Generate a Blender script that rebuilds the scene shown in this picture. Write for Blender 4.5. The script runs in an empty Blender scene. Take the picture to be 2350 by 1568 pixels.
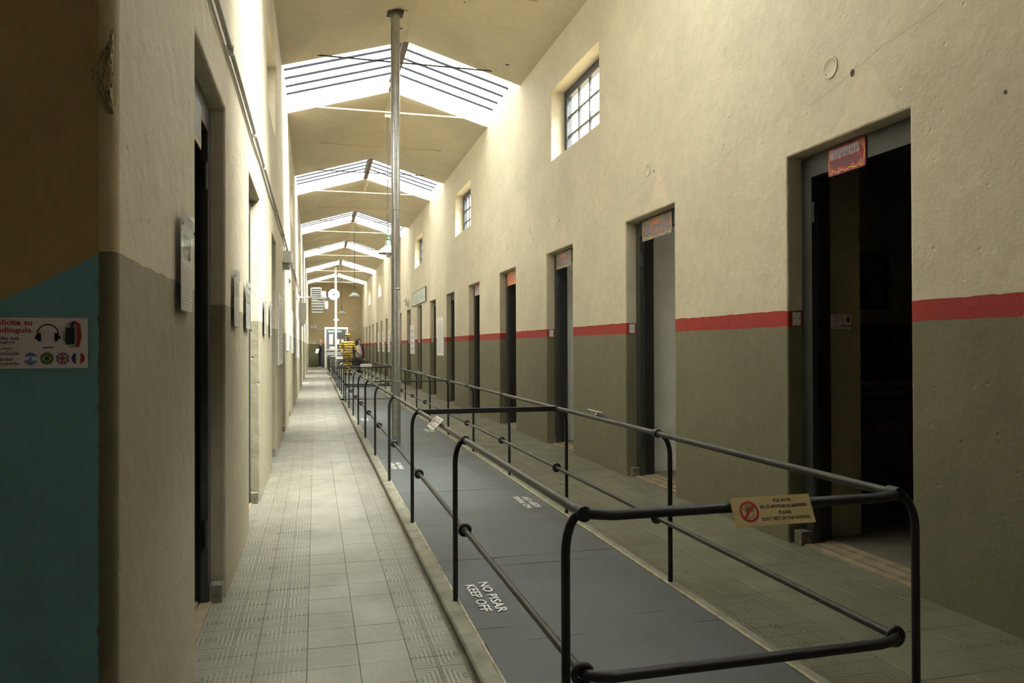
import bpy, bmesh, math, random
from mathutils import Matrix, Vector, Euler
random.seed(7)
S = bpy.context.scene
C = S.collection
PI = math.pi

# ------------------------------------------------------------------ camera
F_PX = 1729.57
cam = bpy.data.objects.new('camera', bpy.data.cameras.new('camera'))
C.objects.link(cam)
cam.data.sensor_width = 36.0
cam.data.lens = 36.0 * F_PX / 2350.0
cam.data.clip_start = 0.05
cam.data.clip_end = 300
cam.matrix_world = (Matrix.Translation((0, 0, 1.25)) @ Matrix.Rotation(-math.radians(14.617), 4, 'Z')
                    @ Matrix.Rotation(PI / 2 + math.radians(0.397), 4, 'X')
                    @ Matrix.Rotation(-math.radians(0.191), 4, 'Z'))
S.camera = cam

# ------------------------------------------------------------------ sky, sun, exposure
W = bpy.data.worlds.new('overcast_sky')
S.world = W
W.use_nodes = True
W.node_tree.nodes['Background'].inputs[0].default_value = (1.0, 0.985, 0.95, 1)
W.node_tree.nodes['Background'].inputs[1].default_value = 2.9
sun = bpy.data.objects.new('sun', bpy.data.lights.new('sun', 'SUN'))
C.objects.link(sun)
sun.data.energy = 15.0
sun.data.angle = math.radians(36)
sun.data.color = (1.0, 0.965, 0.91)
sun.rotation_euler = Vector((-0.56, 0.46, -1.0)).to_track_quat('-Z', 'Y').to_euler()
S.view_settings.view_transform = 'Standard'
S.view_settings.look = 'None'
S.view_settings.exposure = 1.36
S.view_settings.gamma = 1.0
S.view_settings.use_curve_mapping = False
S.cycles.max_bounces = 6
S.cycles.diffuse_bounces = 5
S.cycles.glossy_bounces = 2
S.cycles.transmission_bounces = 2
S.cycles.transparent_max_bounces = 6
S.cycles.use_adaptive_sampling = True
S.cycles.adaptive_threshold = 0.12
S.cycles.adaptive_min_samples = 12
S.cycles.caustics_reflective = False
S.cycles.caustics_refractive = False
S.cycles.sample_clamp_indirect = 6.0

# ------------------------------------------------------------------ dimensions (metres)
L, R = -0.436, 2.903            # wall planes
EAVE, RIDGE, XR = 5.063, 5.553, 1.243
Y0, YE = -4.0, 50.0
WELL = 0.2
PER = 6.81
SKY = [(10.61 + PER * k, 12.76 + PER * k) for k in range(-1, 6)]
XP1, XP2 = 0.65, 1.78           # railing posts
XH1, XH2 = 0.697, 1.705         # hand rails
ZH, ZM = 0.80, 0.365
BX0, BX1, BZ = 0.672, 1.745, 0.03

def roof(x):
    return RIDGE - abs(x - XR) * (RIDGE - EAVE) / (XR - L)

ORD = ['nearest', 'second', 'third', 'fourth', 'fifth', 'sixth', 'seventh', 'eighth', 'ninth', 'tenth', 'eleventh', 'twelfth', 'thirteenth', 'fourteenth', 'fifteenth', 'sixteenth', 'seventeenth', 'eighteenth', 'nineteenth']

# ------------------------------------------------------------------ helpers
class MB:
    """collects simple shapes; build() links them as one mesh object"""
    def __init__(s):
        s.v, s.f, s.m, s.sm = [], [], [], []
    def add(s, vs, fs, mi=0, smooth=False, M=None):
        o = len(s.v)
        for p in vs:
            p = Vector(p)
            s.v.append(tuple(M @ p) if M else tuple(p))
        for f in fs:
            s.f.append([i + o for i in f]); s.m.append(mi); s.sm.append(smooth)
        return s
    def box(s, x0, x1, y0, y1, z0, z1, mi=0, M=None):
        vs = [(x, y, z) for z in (z0, z1) for y in (y0, y1) for x in (x0, x1)]
        return s.add(vs, [(0, 2, 3, 1), (4, 5, 7, 6), (0, 1, 5, 4), (2, 6, 7, 3), (0, 4, 6, 2), (1, 3, 7, 5)], mi, False, M)
    def cbox(s, x0, x1, y0, y1, z0, z1, b=0.005, mi=0, M=None):
        """box with a chamfered top edge"""
        vs = [(x0, y0, z0), (x1, y0, z0), (x1, y1, z0), (x0, y1, z0),
              (x0, y0, z1 - b), (x1, y0, z1 - b), (x1, y1, z1 - b), (x0, y1, z1 - b),
              (x0 + b, y0 + b, z1), (x1 - b, y0 + b, z1), (x1 - b, y1 - b, z1), (x0 + b, y1 - b, z1)]
        fs = [(8, 9, 10, 11)]
        for i in range(4):
            j = (i + 1) % 4
            fs += [(i, j, j + 4, i + 4), (i + 4, j + 4, j + 8, i + 8)]
        return s.add(vs, fs, mi, False, M)
    def tube(s, pts, r, n=10, mi=0, caps=True, M=None):
        pts = [Vector(p) for p in pts]
        rs = r if isinstance(r, (list, tuple)) else [r] * len(pts)
        d = (pts[1] - pts[0]).normalized()
        up = Vector((0, 0, 1)) if abs(d.z) < 0.9 else Vector((1, 0, 0))
        a = d.cross(up).normalized()
        vs = []
        for i, p in enumerate(pts):
            if i == 0: t = pts[1] - pts[0]
            elif i == len(pts) - 1: t = pts[-1] - pts[-2]
            else: t = (pts[i + 1] - p).normalized() + (p - pts[i - 1]).normalized()
            t.normalize()
            a = (a - t * a.dot(t)).normalized()
            b = t.cross(a)
            for k in range(n):
                w = 2 * PI * k / n
                vs.append(p + (a * math.cos(w) + b * math.sin(w)) * rs[i])
        fs = []
        for i in range(len(pts) - 1):
            for k in range(n):
                k2 = (k + 1) % n
                fs.append((i * n + k, i * n + k2, (i + 1) * n + k2, (i + 1) * n + k))
        s.add(vs, fs, mi, True, M)
        if caps:
            m = len(pts) - 1
            s.add([vs[k] for k in range(n)], [tuple(range(n))[::-1]], mi, False, M)
            s.add([vs[m * n + k] for k in range(n)], [tuple(range(n))], mi, False, M)
        return s
    def lathe(s, prof, n=20, mi=0, M=None, smooth=True):
        vs = []
        for (r, z) in prof:
            for k in range(n):
                w = 2 * PI * k / n
                vs.append((r * math.cos(w), r * math.sin(w), z))
        fs = []
        for i in range(len(prof) - 1):
            for k in range(n):
                k2 = (k + 1) % n
                fs.append((i * n + k, i * n + k2, (i + 1) * n + k2, (i + 1) * n + k))
        return s.add(vs, fs, mi, smooth, M)
    def torus(s, R_, r, n=18, m=8, mi=0, M=None, a0=0.0, a1=2 * PI):
        full = abs(a1 - a0 - 2 * PI) < 1e-6
        cnt = n if full else n + 1
        vs = []
        for i in range(cnt):
            w = a0 + (a1 - a0) * i / n
            for k in range(m):
                q = 2 * PI * k / m
                rr = R_ + r * math.cos(q)
                vs.append((rr * math.cos(w), rr * math.sin(w), r * math.sin(q)))
        fs = []
        for i in range(n):
            j = (i + 1) % cnt
            for k in range(m):
                k2 = (k + 1) % m
                fs.append((i * m + k, j * m + k, j * m + k2, i * m + k2))
        return s.add(vs, fs, mi, True, M)
    def prism(s, poly, h, mi=0, M=None):
        """2-D outline in local XY extruded along +Z"""
        n = len(poly)
        vs = [(x, y, 0) for x, y in poly] + [(x, y, h) for x, y in poly]
        fs = [tuple(range(n))[::-1], tuple(range(n, 2 * n))]
        for i in range(n):
            j = (i + 1) % n
            fs.append((i, j, j + n, i + n))
        return s.add(vs, fs, mi, False, M)
    def ring(s, r0, r1, h, n=28, mi=0, M=None, a0=0.0, a1=2 * PI, sx=1.0, sy=1.0):
        vs = []
        for i in range(n + 1):
            w = a0 + (a1 - a0) * i / n
            for (r, z) in ((r0, 0), (r1, 0), (r1, h), (r0, h)):
                vs.append((r * math.cos(w) * sx, r * math.sin(w) * sy, z))
        fs = []
        for i in range(n):
            for k in range(4):
                k2 = (k + 1) % 4
                fs.append((i * 4 + k, (i + 1) * 4 + k, (i + 1) * 4 + k2, i * 4 + k2))
        fs += [(0, 1, 2, 3), (n * 4 + 3, n * 4 + 2, n * 4 + 1, n * 4)]
        return s.add(vs, fs, mi, False, M)
    def ribbon(s, pts, w, h=0.0006, mi=0, M=None):
        n = len(pts); vs = []; h = h + 3e-6 * len(s.f)
        for i in range(n):
            a = pts[max(0, i - 1)]; b = pts[min(n - 1, i + 1)]
            dx, dy = b[0] - a[0], b[1] - a[1]; q = math.hypot(dx, dy) or 1
            nx, ny = -dy / q * w / 2, dx / q * w / 2
            vs += [(pts[i][0] + nx, pts[i][1] + ny, h), (pts[i][0] - nx, pts[i][1] - ny, h)]
        return s.add(vs, [(2 * i, 2 * i + 1, 2 * i + 3, 2 * i + 2) for i in range(n - 1)], mi, False, M)
    def rect(s, x0, x1, y0, y1, h=0.0006, mi=0, M=None):
        return s.add([(x0, y0, h), (x1, y0, h), (x1, y1, h), (x0, y1, h)], [(0, 1, 2, 3)], mi, False, M)
    def disc(s, cx, cy, r, h=0.0006, n=20, mi=0, M=None, sy=1.0):
        return s.add([(cx + r * math.cos(2 * PI * k / n), cy + r * sy * math.sin(2 * PI * k / n), h) for k in range(n)], [tuple(range(n))], mi, False, M)
    def mesh(s, name, mats):
        me = bpy.data.meshes.new(name)
        me.from_pydata(s.v, [], s.f)
        for m in (mats if isinstance(mats, (list, tuple)) else [mats]):
            me.materials.append(m)
        me.polygons.foreach_set('material_index', s.m)
        me.polygons.foreach_set('use_smooth', s.sm)
        me.update()
        return me
    def build(s, name, mats, parent=None):
        bm = bmesh.new()
        me = s.mesh(name, mats)
        bm.from_mesh(me)
        bmesh.ops.recalc_face_normals(bm, faces=bm.faces)
        bm.to_mesh(me); bm.free()
        return link(name, me, parent)

def link(name, me, parent=None, M=None):
    o = bpy.data.objects.new(name, me)
    C.objects.link(o)
    if parent: o.parent = parent
    if M is not None: o.matrix_basis = M
    return o

def thing(name, label, cat, group=None, loc=None, M=None):
    o = bpy.data.objects.new(name, None)
    C.objects.link(o)
    o.empty_display_size = 0.1
    if M is not None: o.matrix_basis = M
    elif loc: o.location = loc
    return tag(o, label, cat, group)

def tag(o, label, cat, group=None):
    o['label'] = label; o['category'] = cat
    if group: o['group'] = group
    return o

def struct(o, label=None):
    o['kind'] = 'structure'
    if label: o['label'] = label
    return o

def sempty(name, label=None, loc=(0, 0, 0)):
    o = bpy.data.objects.new(name, None)
    C.objects.link(o); o.empty_display_size = 0.1; o.location = loc
    return struct(o, label)

def copy_tree(o, parent=None):
    c = o.copy(); C.objects.link(c)
    if parent is not None: c.parent = parent
    for ch in list(o.children): copy_tree(ch, c)
    return c

def T(x, y, z): return Matrix.Translation((x, y, z))
def RZ(a): return Matrix.Rotation(math.radians(a), 4, 'Z')
def RX(a): return Matrix.Rotation(math.radians(a), 4, 'X')
def RY(a): return Matrix.Rotation(math.radians(a), 4, 'Y')
# frames for flat boards: local X = reading direction, local Y = up on the board, local Z = out of it
FACE_CAM = RX(90)                    # faces -Y
FACE_LEFT = RZ(-90) @ RX(90)         # on the right wall, faces -X
FACE_RIGHT = RZ(90) @ RX(90)         # on the left wall, faces +X

def text(s, w, h, mat, parent, M, name='lettering', bold=0.0, depth=0.0006):
    """one line of lettering w wide and h tall, centred on the frame's origin"""
    cu = bpy.data.curves.new('t', 'FONT')
    cu.body = s; cu.size = 1.0; cu.align_x = 'CENTER'; cu.align_y = 'CENTER'
    cu.offset = bold; cu.extrude = 0.0; cu.resolution_u = 2
    to = bpy.data.objects.new('t', cu)
    C.objects.link(to)
    dg = bpy.context.evaluated_depsgraph_get()
    me = bpy.data.meshes.new_from_object(to.evaluated_get(dg))
    bpy.data.objects.remove(to); bpy.data.curves.remove(cu)
    xs = [v.co.x for v in me.vertices]; ys = [v.co.y for v in me.vertices]
    cx, cy = (min(xs) + max(xs)) / 2, (min(ys) + max(ys)) / 2
    kx, ky = w / (max(xs) - min(xs)), h / (max(ys) - min(ys))
    for v in me.vertices:
        v.co = ((v.co.x - cx) * kx, (v.co.y - cy) * ky, depth)
    me.materials.clear(); me.materials.append(mat)
    me.name = name
    return link(name, me, parent, M)

# ------------------------------------------------------------------ materials
def nt(name):
    m = bpy.data.materials.new(name); m.use_nodes = True
    n = m.node_tree.nodes; l = m.node_tree.links
    return m, n, l, n['Principled BSDF']

def math_node(n, l, op, a, b=None):
    x = n.new('ShaderNodeMath'); x.operation = op
    for i, q in enumerate((a, b)):
        if q is None: continue
        if hasattr(q, 'node'): l.new(q, x.inputs[i])
        else: x.inputs[i].default_value = q
    return x.outputs[0]

def mix(n, l, fac, a, b, typ='MIX'):
    x = n.new('ShaderNodeMix'); x.data_type = 'RGBA'; x.blend_type = typ
    for i, q in ((0, fac), (6, a), (7, b)):
        if hasattr(q, 'node'): l.new(q, x.inputs[i])
        elif i == 0: x.inputs[i].default_value = q
        else: x.inputs[i].default_value = (*q, 1)
    return x.outputs[2]

def noise(n, l, scale, detail=3, vec=None, rough=0.5):
    x = n.new('ShaderNodeTexNoise'); x.inputs['Scale'].default_value = scale
    x.inputs['Detail'].default_value = detail; x.inputs['Roughness'].default_value = rough
    if vec is not None: l.new(vec, x.inputs['Vector'])
    return x.outputs[0]

def remap(n, l, v, a, b, c, d):
    x = n.new('ShaderNodeMapRange'); l.new(v, x.inputs[0])
    for i, q in enumerate((a, b, c, d)): x.inputs[i + 1].default_value = q
    return x.outputs[0]

def mat(name, col, rough=0.6, metal=0.0, var=0.0, vs=6.0, bump=0.0, bs=40.0, spec=None, dist=0.004):
    m, n, l, p = nt(name)
    p.inputs['Base Color'].default_value = (*col, 1)
    p.inputs['Roughness'].default_value = rough
    p.inputs['Metallic'].default_value = metal
    if spec is not None: p.inputs['Specular IOR Level'].default_value = spec
    g = n.new('ShaderNodeNewGeometry').outputs['Position']
    if var:
        f = remap(n, l, noise(n, l, vs, 4, g), 0.3, 0.7, 1 - var, 1 + var)
        v = n.new('ShaderNodeCombineXYZ')
        for i in range(3): l.new(f, v.inputs[i])
        l.new(mix(n, l, 1.0, col, v.outputs[0], 'MULTIPLY'), p.inputs['Base Color'])
    if bump:
        b = n.new('ShaderNodeBump'); b.inputs['Strength'].default_value = bump
        b.inputs['Distance'].default_value = dist
        l.new(noise(n, l, bs, 4, g), b.inputs['Height']); l.new(b.outputs[0], p.inputs['Normal'])
    return m

CREAM = (0.63, 0.56, 0.42)
OLIVE = (0.19, 0.177, 0.112)
def plaster(name, layers, rough=0.75, bump=0.75, teal=False):
    """layers: list of (z below which the colour holds, colour), lowest first; last one is the rest"""
    m, n, l, p = nt(name)
    g = n.new('ShaderNodeNewGeometry').outputs['Position']
    xyz = n.new('ShaderNodeSeparateXYZ'); l.new(g, xyz.inputs[0])
    wob = remap(n, l, noise(n, l, 9, 3, g), 0.2, 0.8, -0.006, 0.006)
    z = math_node(n, l, 'ADD', xyz.outputs[2], wob)
    col = layers[-1][1]
    for zt, cc in reversed(layers[:-1]):
        col = mix(n, l, math_node(n, l, 'LESS_THAN', z, zt), col, cc)
    if teal:
        # the painted teal field with its slanting upper edge, and the bare olive band along the corner
        s_ = math_node(n, l, 'ADD', z, math_node(n, l, 'MULTIPLY', xyz.outputs[0], -0.558))
        wob2 = remap(n, l, noise(n, l, 30, 4, g), 0.2, 0.8, -0.008, 0.008)
        inx = math_node(n, l, 'LESS_THAN', math_node(n, l, 'ADD', xyz.outputs[0], wob2), -0.468)
        ins = math_node(n, l, 'LESS_THAN', s_, 1.721)
        above = mix(n, l, inx, col, (0.42, 0.295, 0.11))
        col = mix(n, l, math_node(n, l, 'MULTIPLY', inx, ins), above, (0.19, 0.36, 0.40))
    st = remap(n, l, noise(n, l, 0.9, 5, g, 0.6), 0.3, 0.72, 0.86, 1.08)
    st2 = remap(n, l, noise(n, l, 14, 4, g), 0.3, 0.7, 0.95, 1.04)
    v = n.new('ShaderNodeCombineXYZ'); sm = math_node(n, l, 'MULTIPLY', st, st2)
    for i in range(3): l.new(sm, v.inputs[i])
    col = mix(n, l, 1.0, col, v.outputs[0], 'MULTIPLY')
    l.new(col, p.inputs['Base Color'])
    p.inputs['Roughness'].default_value = rough
    p.inputs['Specular IOR Level'].default_value = 0.3
    h1 = noise(n, l, 7, 3, g)
    h2 = noise(n, l, 55, 4, g, 0.6)
    vo = n.new('ShaderNodeTexVoronoi'); vo.inputs['Scale'].default_value = 9; l.new(g, vo.inputs['Vector'])
    pit = remap(n, l, vo.outputs['Distance'], 0.0, 0.12, -1.1, 0.0)
    hh = math_node(n, l, 'ADD', math_node(n, l, 'ADD', math_node(n, l, 'MULTIPLY', h1, 2.2), math_node(n, l, 'MULTIPLY', h2, 0.45)), pit)
    b = n.new('ShaderNodeBump'); b.inputs['Strength'].default_value = bump; b.inputs['Distance'].default_value = 0.006
    l.new(hh, b.inputs['Height']); l.new(b.outputs[0], p.inputs['Normal'])
    return m

RED = (0.36, 0.042, 0.036)
M_wall_r = plaster('plaster_cream_red_band_olive', [(1.372, OLIVE), (1.475, RED), (9, CREAM)])
M_wall_l = plaster('plaster_cream_olive', [(1.466, (0.31, 0.275, 0.19)), (9, CREAM)])
M_front = plaster('plaster_teal_field', [(1.466, (0.13, 0.115, 0.065)), (9, (0.42, 0.31, 0.13))], teal=True)
M_corner = plaster('plaster_corner', [(1.466, (0.15, 0.135, 0.08)), (9, (0.46, 0.37, 0.20))])
M_cream = plaster('plaster_cream', [(9, (0.57, 0.50, 0.365))], bump=0.3)
M_end = plaster('plaster_end_wall', [(1.466, (0.17, 0.155, 0.085)), (9, (0.56, 0.46, 0.29))], bump=0.3)
M_white_wall = plaster('plaster_white', [(9, (0.80, 0.82, 0.78))], bump=0.4)
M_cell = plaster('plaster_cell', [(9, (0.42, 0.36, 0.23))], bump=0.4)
M_hall = mat('hall_plaster_white', (0.72, 0.72, 0.70), 0.8)
M_well = mat('skylight_well_white', (0.80, 0.79, 0.75), 0.8)  # whiter than the ceiling so the well faces look brightly lit
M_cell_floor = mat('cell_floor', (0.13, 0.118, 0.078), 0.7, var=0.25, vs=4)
M_patch = plaster('plaster_patch_pale', [(9, (0.70, 0.60, 0.45))], bump=0.5)
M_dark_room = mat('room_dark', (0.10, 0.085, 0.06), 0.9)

def tile_mat(name, x0, px, y0, py, xmask, tone=(1, 1, 1)):
    """cement tile: nested squares around each tile corner where xmask holds; worn colour"""
    m, n, l, p = nt(name)
    g = n.new('ShaderNodeNewGeometry').outputs['Position']
    xyz = n.new('ShaderNodeSeparateXYZ'); l.new(g, xyz.inputs[0])
    def dist(c, o, pp):
        q = math_node(n, l, 'FRACT', math_node(n, l, 'ADD', math_node(n, l, 'DIVIDE', math_node(n, l, 'SUBTRACT', c, o), pp), 0.5))
        return math_node(n, l, 'ABSOLUTE', math_node(n, l, 'SUBTRACT', q, 0.5))
    u = dist(xyz.outputs[0], x0, px); v = dist(xyz.outputs[1], y0, py)
    mx = math_node(n, l, 'MAXIMUM', u, v)
    rid = math_node(n, l, 'GREATER_THAN', math_node(n, l, 'FRACT', math_node(n, l, 'MULTIPLY', mx, 11.0)), 0.42)
    dk = math_node(n, l, 'MULTIPLY', math_node(n, l, 'LESS_THAN', mx, 0.135), math_node(n, l, 'GREATER_THAN', math_node(n, l, 'MINIMUM', u, v), 0.03))
    msk = None
    for a, b in xmask:
        q = math_node(n, l, 'MULTIPLY', math_node(n, l, 'GREATER_THAN', xyz.outputs[0], a), math_node(n, l, 'LESS_THAN', xyz.outputs[0], b))
        msk = q if msk is None else math_node(n, l, 'MAXIMUM', msk, q)
    wear = remap(n, l, noise(n, l, 2.2, 4, g), 0.36, 0.62, 1.0, 0.45)
    pat = math_node(n, l, 'MULTIPLY', msk, wear)
    groove = math_node(n, l, 'MULTIPLY', math_node(n, l, 'MAXIMUM', math_node(n, l, 'SUBTRACT', 1.0, rid), dk), pat)
    ridc = math_node(n, l, 'MULTIPLY', rid, pat)
    base = mix(n, l, remap(n, l, noise(n, l, 1.6, 5, g, 0.6), 0.35, 0.65, 0, 1), (0.185, 0.178, 0.135), (0.27, 0.26, 0.205))
    fine = remap(n, l, noise(n, l, 60, 4, g), 0.3, 0.7, 0.88, 1.1)
    vv = n.new('ShaderNodeCombineXYZ')
    for i in range(3): l.new(fine, vv.inputs[i])
    base = mix(n, l, 1.0, base, vv.outputs[0], 'MULTIPLY')
    col = mix(n, l, math_node(n, l, 'MULTIPLY', ridc, 0.45), base, (0.36, 0.345, 0.27))
    col = mix(n, l, math_node(n, l, 'MULTIPLY', groove, 0.75), col, (0.075, 0.072, 0.05))
    col = mix(n, l, 1.0, col, tone, 'MULTIPLY')
    l.new(col, p.inputs['Base Color'])
    ro = remap(n, l, noise(n, l, 3.0, 4, g), 0.3, 0.7, 0.30, 0.48)
    l.new(ro, p.inputs['Roughness'])
    hh = math_node(n, l, 'ADD', math_node(n, l, 'MULTIPLY', groove, -1.0), math_node(n, l, 'MULTIPLY', noise(n, l, 18, 3, g), 0.8))
    b = n.new('ShaderNodeBump'); b.inputs['Strength'].default_value = 0.6; b.inputs['Distance'].default_value = 0.003
    l.new(hh, b.inputs['Height']); l.new(b.outputs[0], p.inputs['Normal'])
    return m

TLX0, TLP, TLY0, TYP = -0.434, 0.2, 0.138, 0.207
TRX0, TRP, TRY0 = 1.773, 0.2085, 0.065
M_tile_l = tile_mat('cement_tile_aisle', TLX0, TLP, TLY0, TYP, [(-9, -0.034), (0.366, 0.6)])
M_tile_r = tile_mat('cement_tile_dark_aisle', TRX0, TRP, TRY0, TYP, [(1.7, 2.185), (2.50, 9)], (0.74, 0.74, 0.66))  # same tile as the left aisle, toned darker
M_grout = mat('grout', (0.22, 0.20, 0.15), 0.9, var=0.2, vs=20)
M_board = mat('grey_painted_sheet', (0.095, 0.106, 0.106), 0.62, var=0.10, vs=3, bump=0.12, bs=12)
M_kerb = mat('worn_concrete_kerb', (0.25, 0.24, 0.185), 0.8, var=0.25, vs=9, bump=0.4, bs=40)
M_kerb2 = mat('worn_yellow_edge', (0.42, 0.38, 0.26), 0.8, var=0.3, vs=25, bump=0.3, bs=60)
M_iron = mat('black_iron_paint', (0.009, 0.009, 0.010), 0.5, 0.0, bump=0.1, bs=90)
M_rail = mat('worn_iron_rail', (0.034, 0.030, 0.024), 0.42, 0.15, var=0.25, vs=12, bump=0.1, bs=70)
M_white_paint = mat('white_paint', (0.78, 0.78, 0.76), 0.6)
M_letter_w = mat('white_lettering', (0.80, 0.80, 0.78), 0.6, var=0.06, vs=60)
M_letter_k = mat('black_lettering', (0.015, 0.013, 0.018), 0.6)
M_letter_g = mat('grey_print', (0.42, 0.42, 0.42), 0.7)
M_sign_y = mat('buff_sign', (0.52, 0.40, 0.17), 0.5, var=0.05, vs=20)
M_sign_w = mat('white_sign', (0.78, 0.76, 0.74), 0.45)
M_red_print = mat('red_print', (0.45, 0.012, 0.02), 0.5)
M_steel = mat('galvanised_pipe', (0.46, 0.46, 0.44), 0.34, 0.85, var=0.12, vs=18, bump=0.05, bs=30)
M_dark_steel = mat('dark_steel', (0.055, 0.045, 0.035), 0.6, 0.3, var=0.2, vs=20)
M_glaze = mat('glazing_bar_black', (0.018, 0.018, 0.024), 0.9, spec=0.1)
M_beam = mat('beam_brown', (0.10, 0.08, 0.06), 0.7, var=0.3, vs=12)
M_tie = mat('tie_cream', (0.55, 0.45, 0.28), 0.6)
M_frame = mat('door_frame_slate', (0.034, 0.036, 0.031), 0.5, var=0.25, vs=10, bump=0.2, bs=40)
M_frame_k = mat('door_iron_black', (0.014, 0.014, 0.013), 0.45, bump=0.15, bs=50)
M_block = mat('stop_block', (0.16, 0.145, 0.105), 0.9, var=0.3, vs=30, bump=0.5, bs=50)
M_wood = mat('threshold_wood', (0.25, 0.20, 0.125), 0.8, var=0.3, vs=9, bump=0.3, bs=35)
M_win = mat('window_frame_slate', (0.04, 0.045, 0.05), 0.5, var=0.3, vs=20)
M_lampgreen = mat('lamp_green_enamel', (0.10, 0.17, 0.11), 0.3)
M_lampwhite = mat('lamp_pale_enamel', (0.48, 0.53, 0.46), 0.3)
M_bulb = mat('bulb_glass', (0.75, 0.74, 0.70), 0.15)
M_conduit = mat('conduit_grey', (0.42, 0.41, 0.38), 0.45)
M_plastic = mat('white_plastic', (0.70, 0.70, 0.66), 0.4)
M_black = mat('black_plastic', (0.012, 0.012, 0.012), 0.5)
M_heater = mat('heater_enamel', (0.30, 0.30, 0.27), 0.45)
M_paper = mat('paper', (0.74, 0.73, 0.71), 0.8)
M_photo = mat('printed_photo', (0.42, 0.44, 0.36), 0.6, var=0.5, vs=40)
M_poster = mat('poster_grey_text', (0.52, 0.53, 0.56), 0.6)
M_hang = mat('pale_green_board', (0.50, 0.55, 0.48), 0.6, var=0.05)
M_tabletop = mat('table_wood', (0.10, 0.045, 0.022), 0.5, var=0.3, vs=14)
M_pict = mat('picture_print', (0.10, 0.10, 0.09), 0.6, var=0.5, vs=14)
M_picture_frame = mat('picture_frame', (0.03, 0.022, 0.015), 0.5)
M_sky_blue = mat('flag_blue', (0.08, 0.18, 0.50), 0.5)
M_flag_green = mat('flag_green', (0.03, 0.14, 0.03), 0.5)
M_flag_yellow = mat('flag_yellow', (0.50, 0.40, 0.02), 0.5)
M_flag_navy = mat('flag_navy', (0.015, 0.02, 0.13), 0.5)
M_sticker = mat('sticker_pink_white', (0.86, 0.72, 0.74), 0.5)

def glassy(name, tint=(1, 1, 1), gloss=0.07, rough=0.05):
    m = bpy.data.materials.new(name); m.use_nodes = True
    n = m.node_tree.nodes; l = m.node_tree.links
    n.clear()
    o = n.new('ShaderNodeOutputMaterial'); t = n.new('ShaderNodeBsdfTransparent'); g = n.new('ShaderNodeBsdfGlossy')
    t.inputs[0].default_value = (*tint, 1); g.inputs['Roughness'].default_value = rough
    x = n.new('ShaderNodeMixShader'); x.inputs[0].default_value = gloss
    l.new(t.outputs[0], x.inputs[1]); l.new(g.outputs[0], x.inputs[2]); l.new(x.outputs[0], o.inputs[0])
    return m
M_pane = glassy('roof_glass', (0.93, 0.96, 0.95))
M_glass = glassy('window_glass', (0.95, 0.97, 0.96))
M_acryl = glassy('acrylic', (0.93, 0.93, 0.92), 0.12, 0.08)

# ------------------------------------------------------------------ setting: walls
def wall_mesh(X, t, y0, y1, z0, z1, holes):
    ys = sorted({y0, y1, *[h[0] for h in holes], *[h[1] for h in holes]})
    zs = sorted({z0, z1, *[h[2] for h in holes], *[h[3] for h in holes]})
    def solid(i, j):
        if i < 0 or j < 0 or i >= len(ys) - 1 or j >= len(zs) - 1: return False
        y = (ys[i] + ys[i + 1]) / 2; z = (zs[j] + zs[j + 1]) / 2
        return not any(a < y < b and c < z < d for a, b, c, d in holes)
    idx, V, Fc = {}, [], []
    def vi(s, i, j):
        k = (s, i, j)
        if k not in idx:
            idx[k] = len(V); V.append((X + (t if s else 0), ys[i], zs[j]))
        return idx[k]
    for i in range(len(ys) - 1):
        for j in range(len(zs) - 1):
            if not solid(i, j): continue
            for s in (0, 1): Fc.append([vi(s, i, j), vi(s, i + 1, j), vi(s, i + 1, j + 1), vi(s, i, j + 1)])
            for di, dj, a, b in ((-1, 0, (0, 0), (0, 1)), (1, 0, (1, 0), (1, 1)), (0, -1, (0, 0), (1, 0)), (0, 1, (0, 1), (1, 1))):
                if not solid(i + di, j + dj):
                    Fc.append([vi(0, i + a[0], j + a[1]), vi(0, i + b[0], j + b[1]), vi(1, i + b[0], j + b[1]), vi(1, i + a[0], j + a[1])])
    return V, Fc

def wall(name, label, mats, X, t, y0, y1, z0, z1, holes, bev=0.012):
    V, Fc = wall_mesh(X, t, y0, y1, z0, z1, holes)
    me = bpy.data.meshes.new(name)
    me.from_pydata(V, [], Fc); me.materials.append(mats)
    bm = bmesh.new(); bm.from_mesh(me)
    bmesh.ops.recalc_face_normals(bm, faces=bm.faces)
    ed = [e for e in bm.edges if len(e.link_faces) == 2 and e.calc_face_angle(0) > 0.5]
    bmesh.ops.bevel(bm, geom=ed, offset=bev, segments=2, affect='EDGES', profile=0.5)
    bm.to_mesh(me); bm.free()
    return struct(link(name, me), label)

WT = 0.27
DOORS_R = [(3.165 + 2.58 * k, 4.192 + 2.58 * k) for k in range(18)]
DOORS_L = [(3.03, 4.03), (5.39, 6.44), (8.16, 9.11)] + [(10.77 + 2.58 * k, 11.77 + 2.58 * k) for k in range(15)]
DH = 2.447
WINS = [(7.46 + PER * k, 9.14 + PER * k) for k in range(6)]
ZW0, ZW1 = 3.61, 4.495
ZT = EAVE + WELL + 0.02
holes_r = [(a, b, -1, DH) for a, b in DOORS_R] + [(a, b, ZW0, ZW1) for a, b in WINS + [(WINS[0][0] - PER, WINS[0][1] - PER)]]  # plus one unseen window continuing the row, added to light the left pier
holes_l = [(a, b, -1, DH) for a, b in DOORS_L] + [(a, b, ZW0, ZW1) for a, b in WINS]
wall_right = wall('wall_right', 'cream plastered wall with red band over olive dado', M_wall_r, R, WT, Y0, YE + 0.2, -0.06, ZT, holes_r)
wall_left = wall('wall_left', 'cream plastered wall with olive dado and many doorways', M_wall_l, L, -WT, 1.893, YE + 0.2, -0.06, ZT, holes_l)

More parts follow.
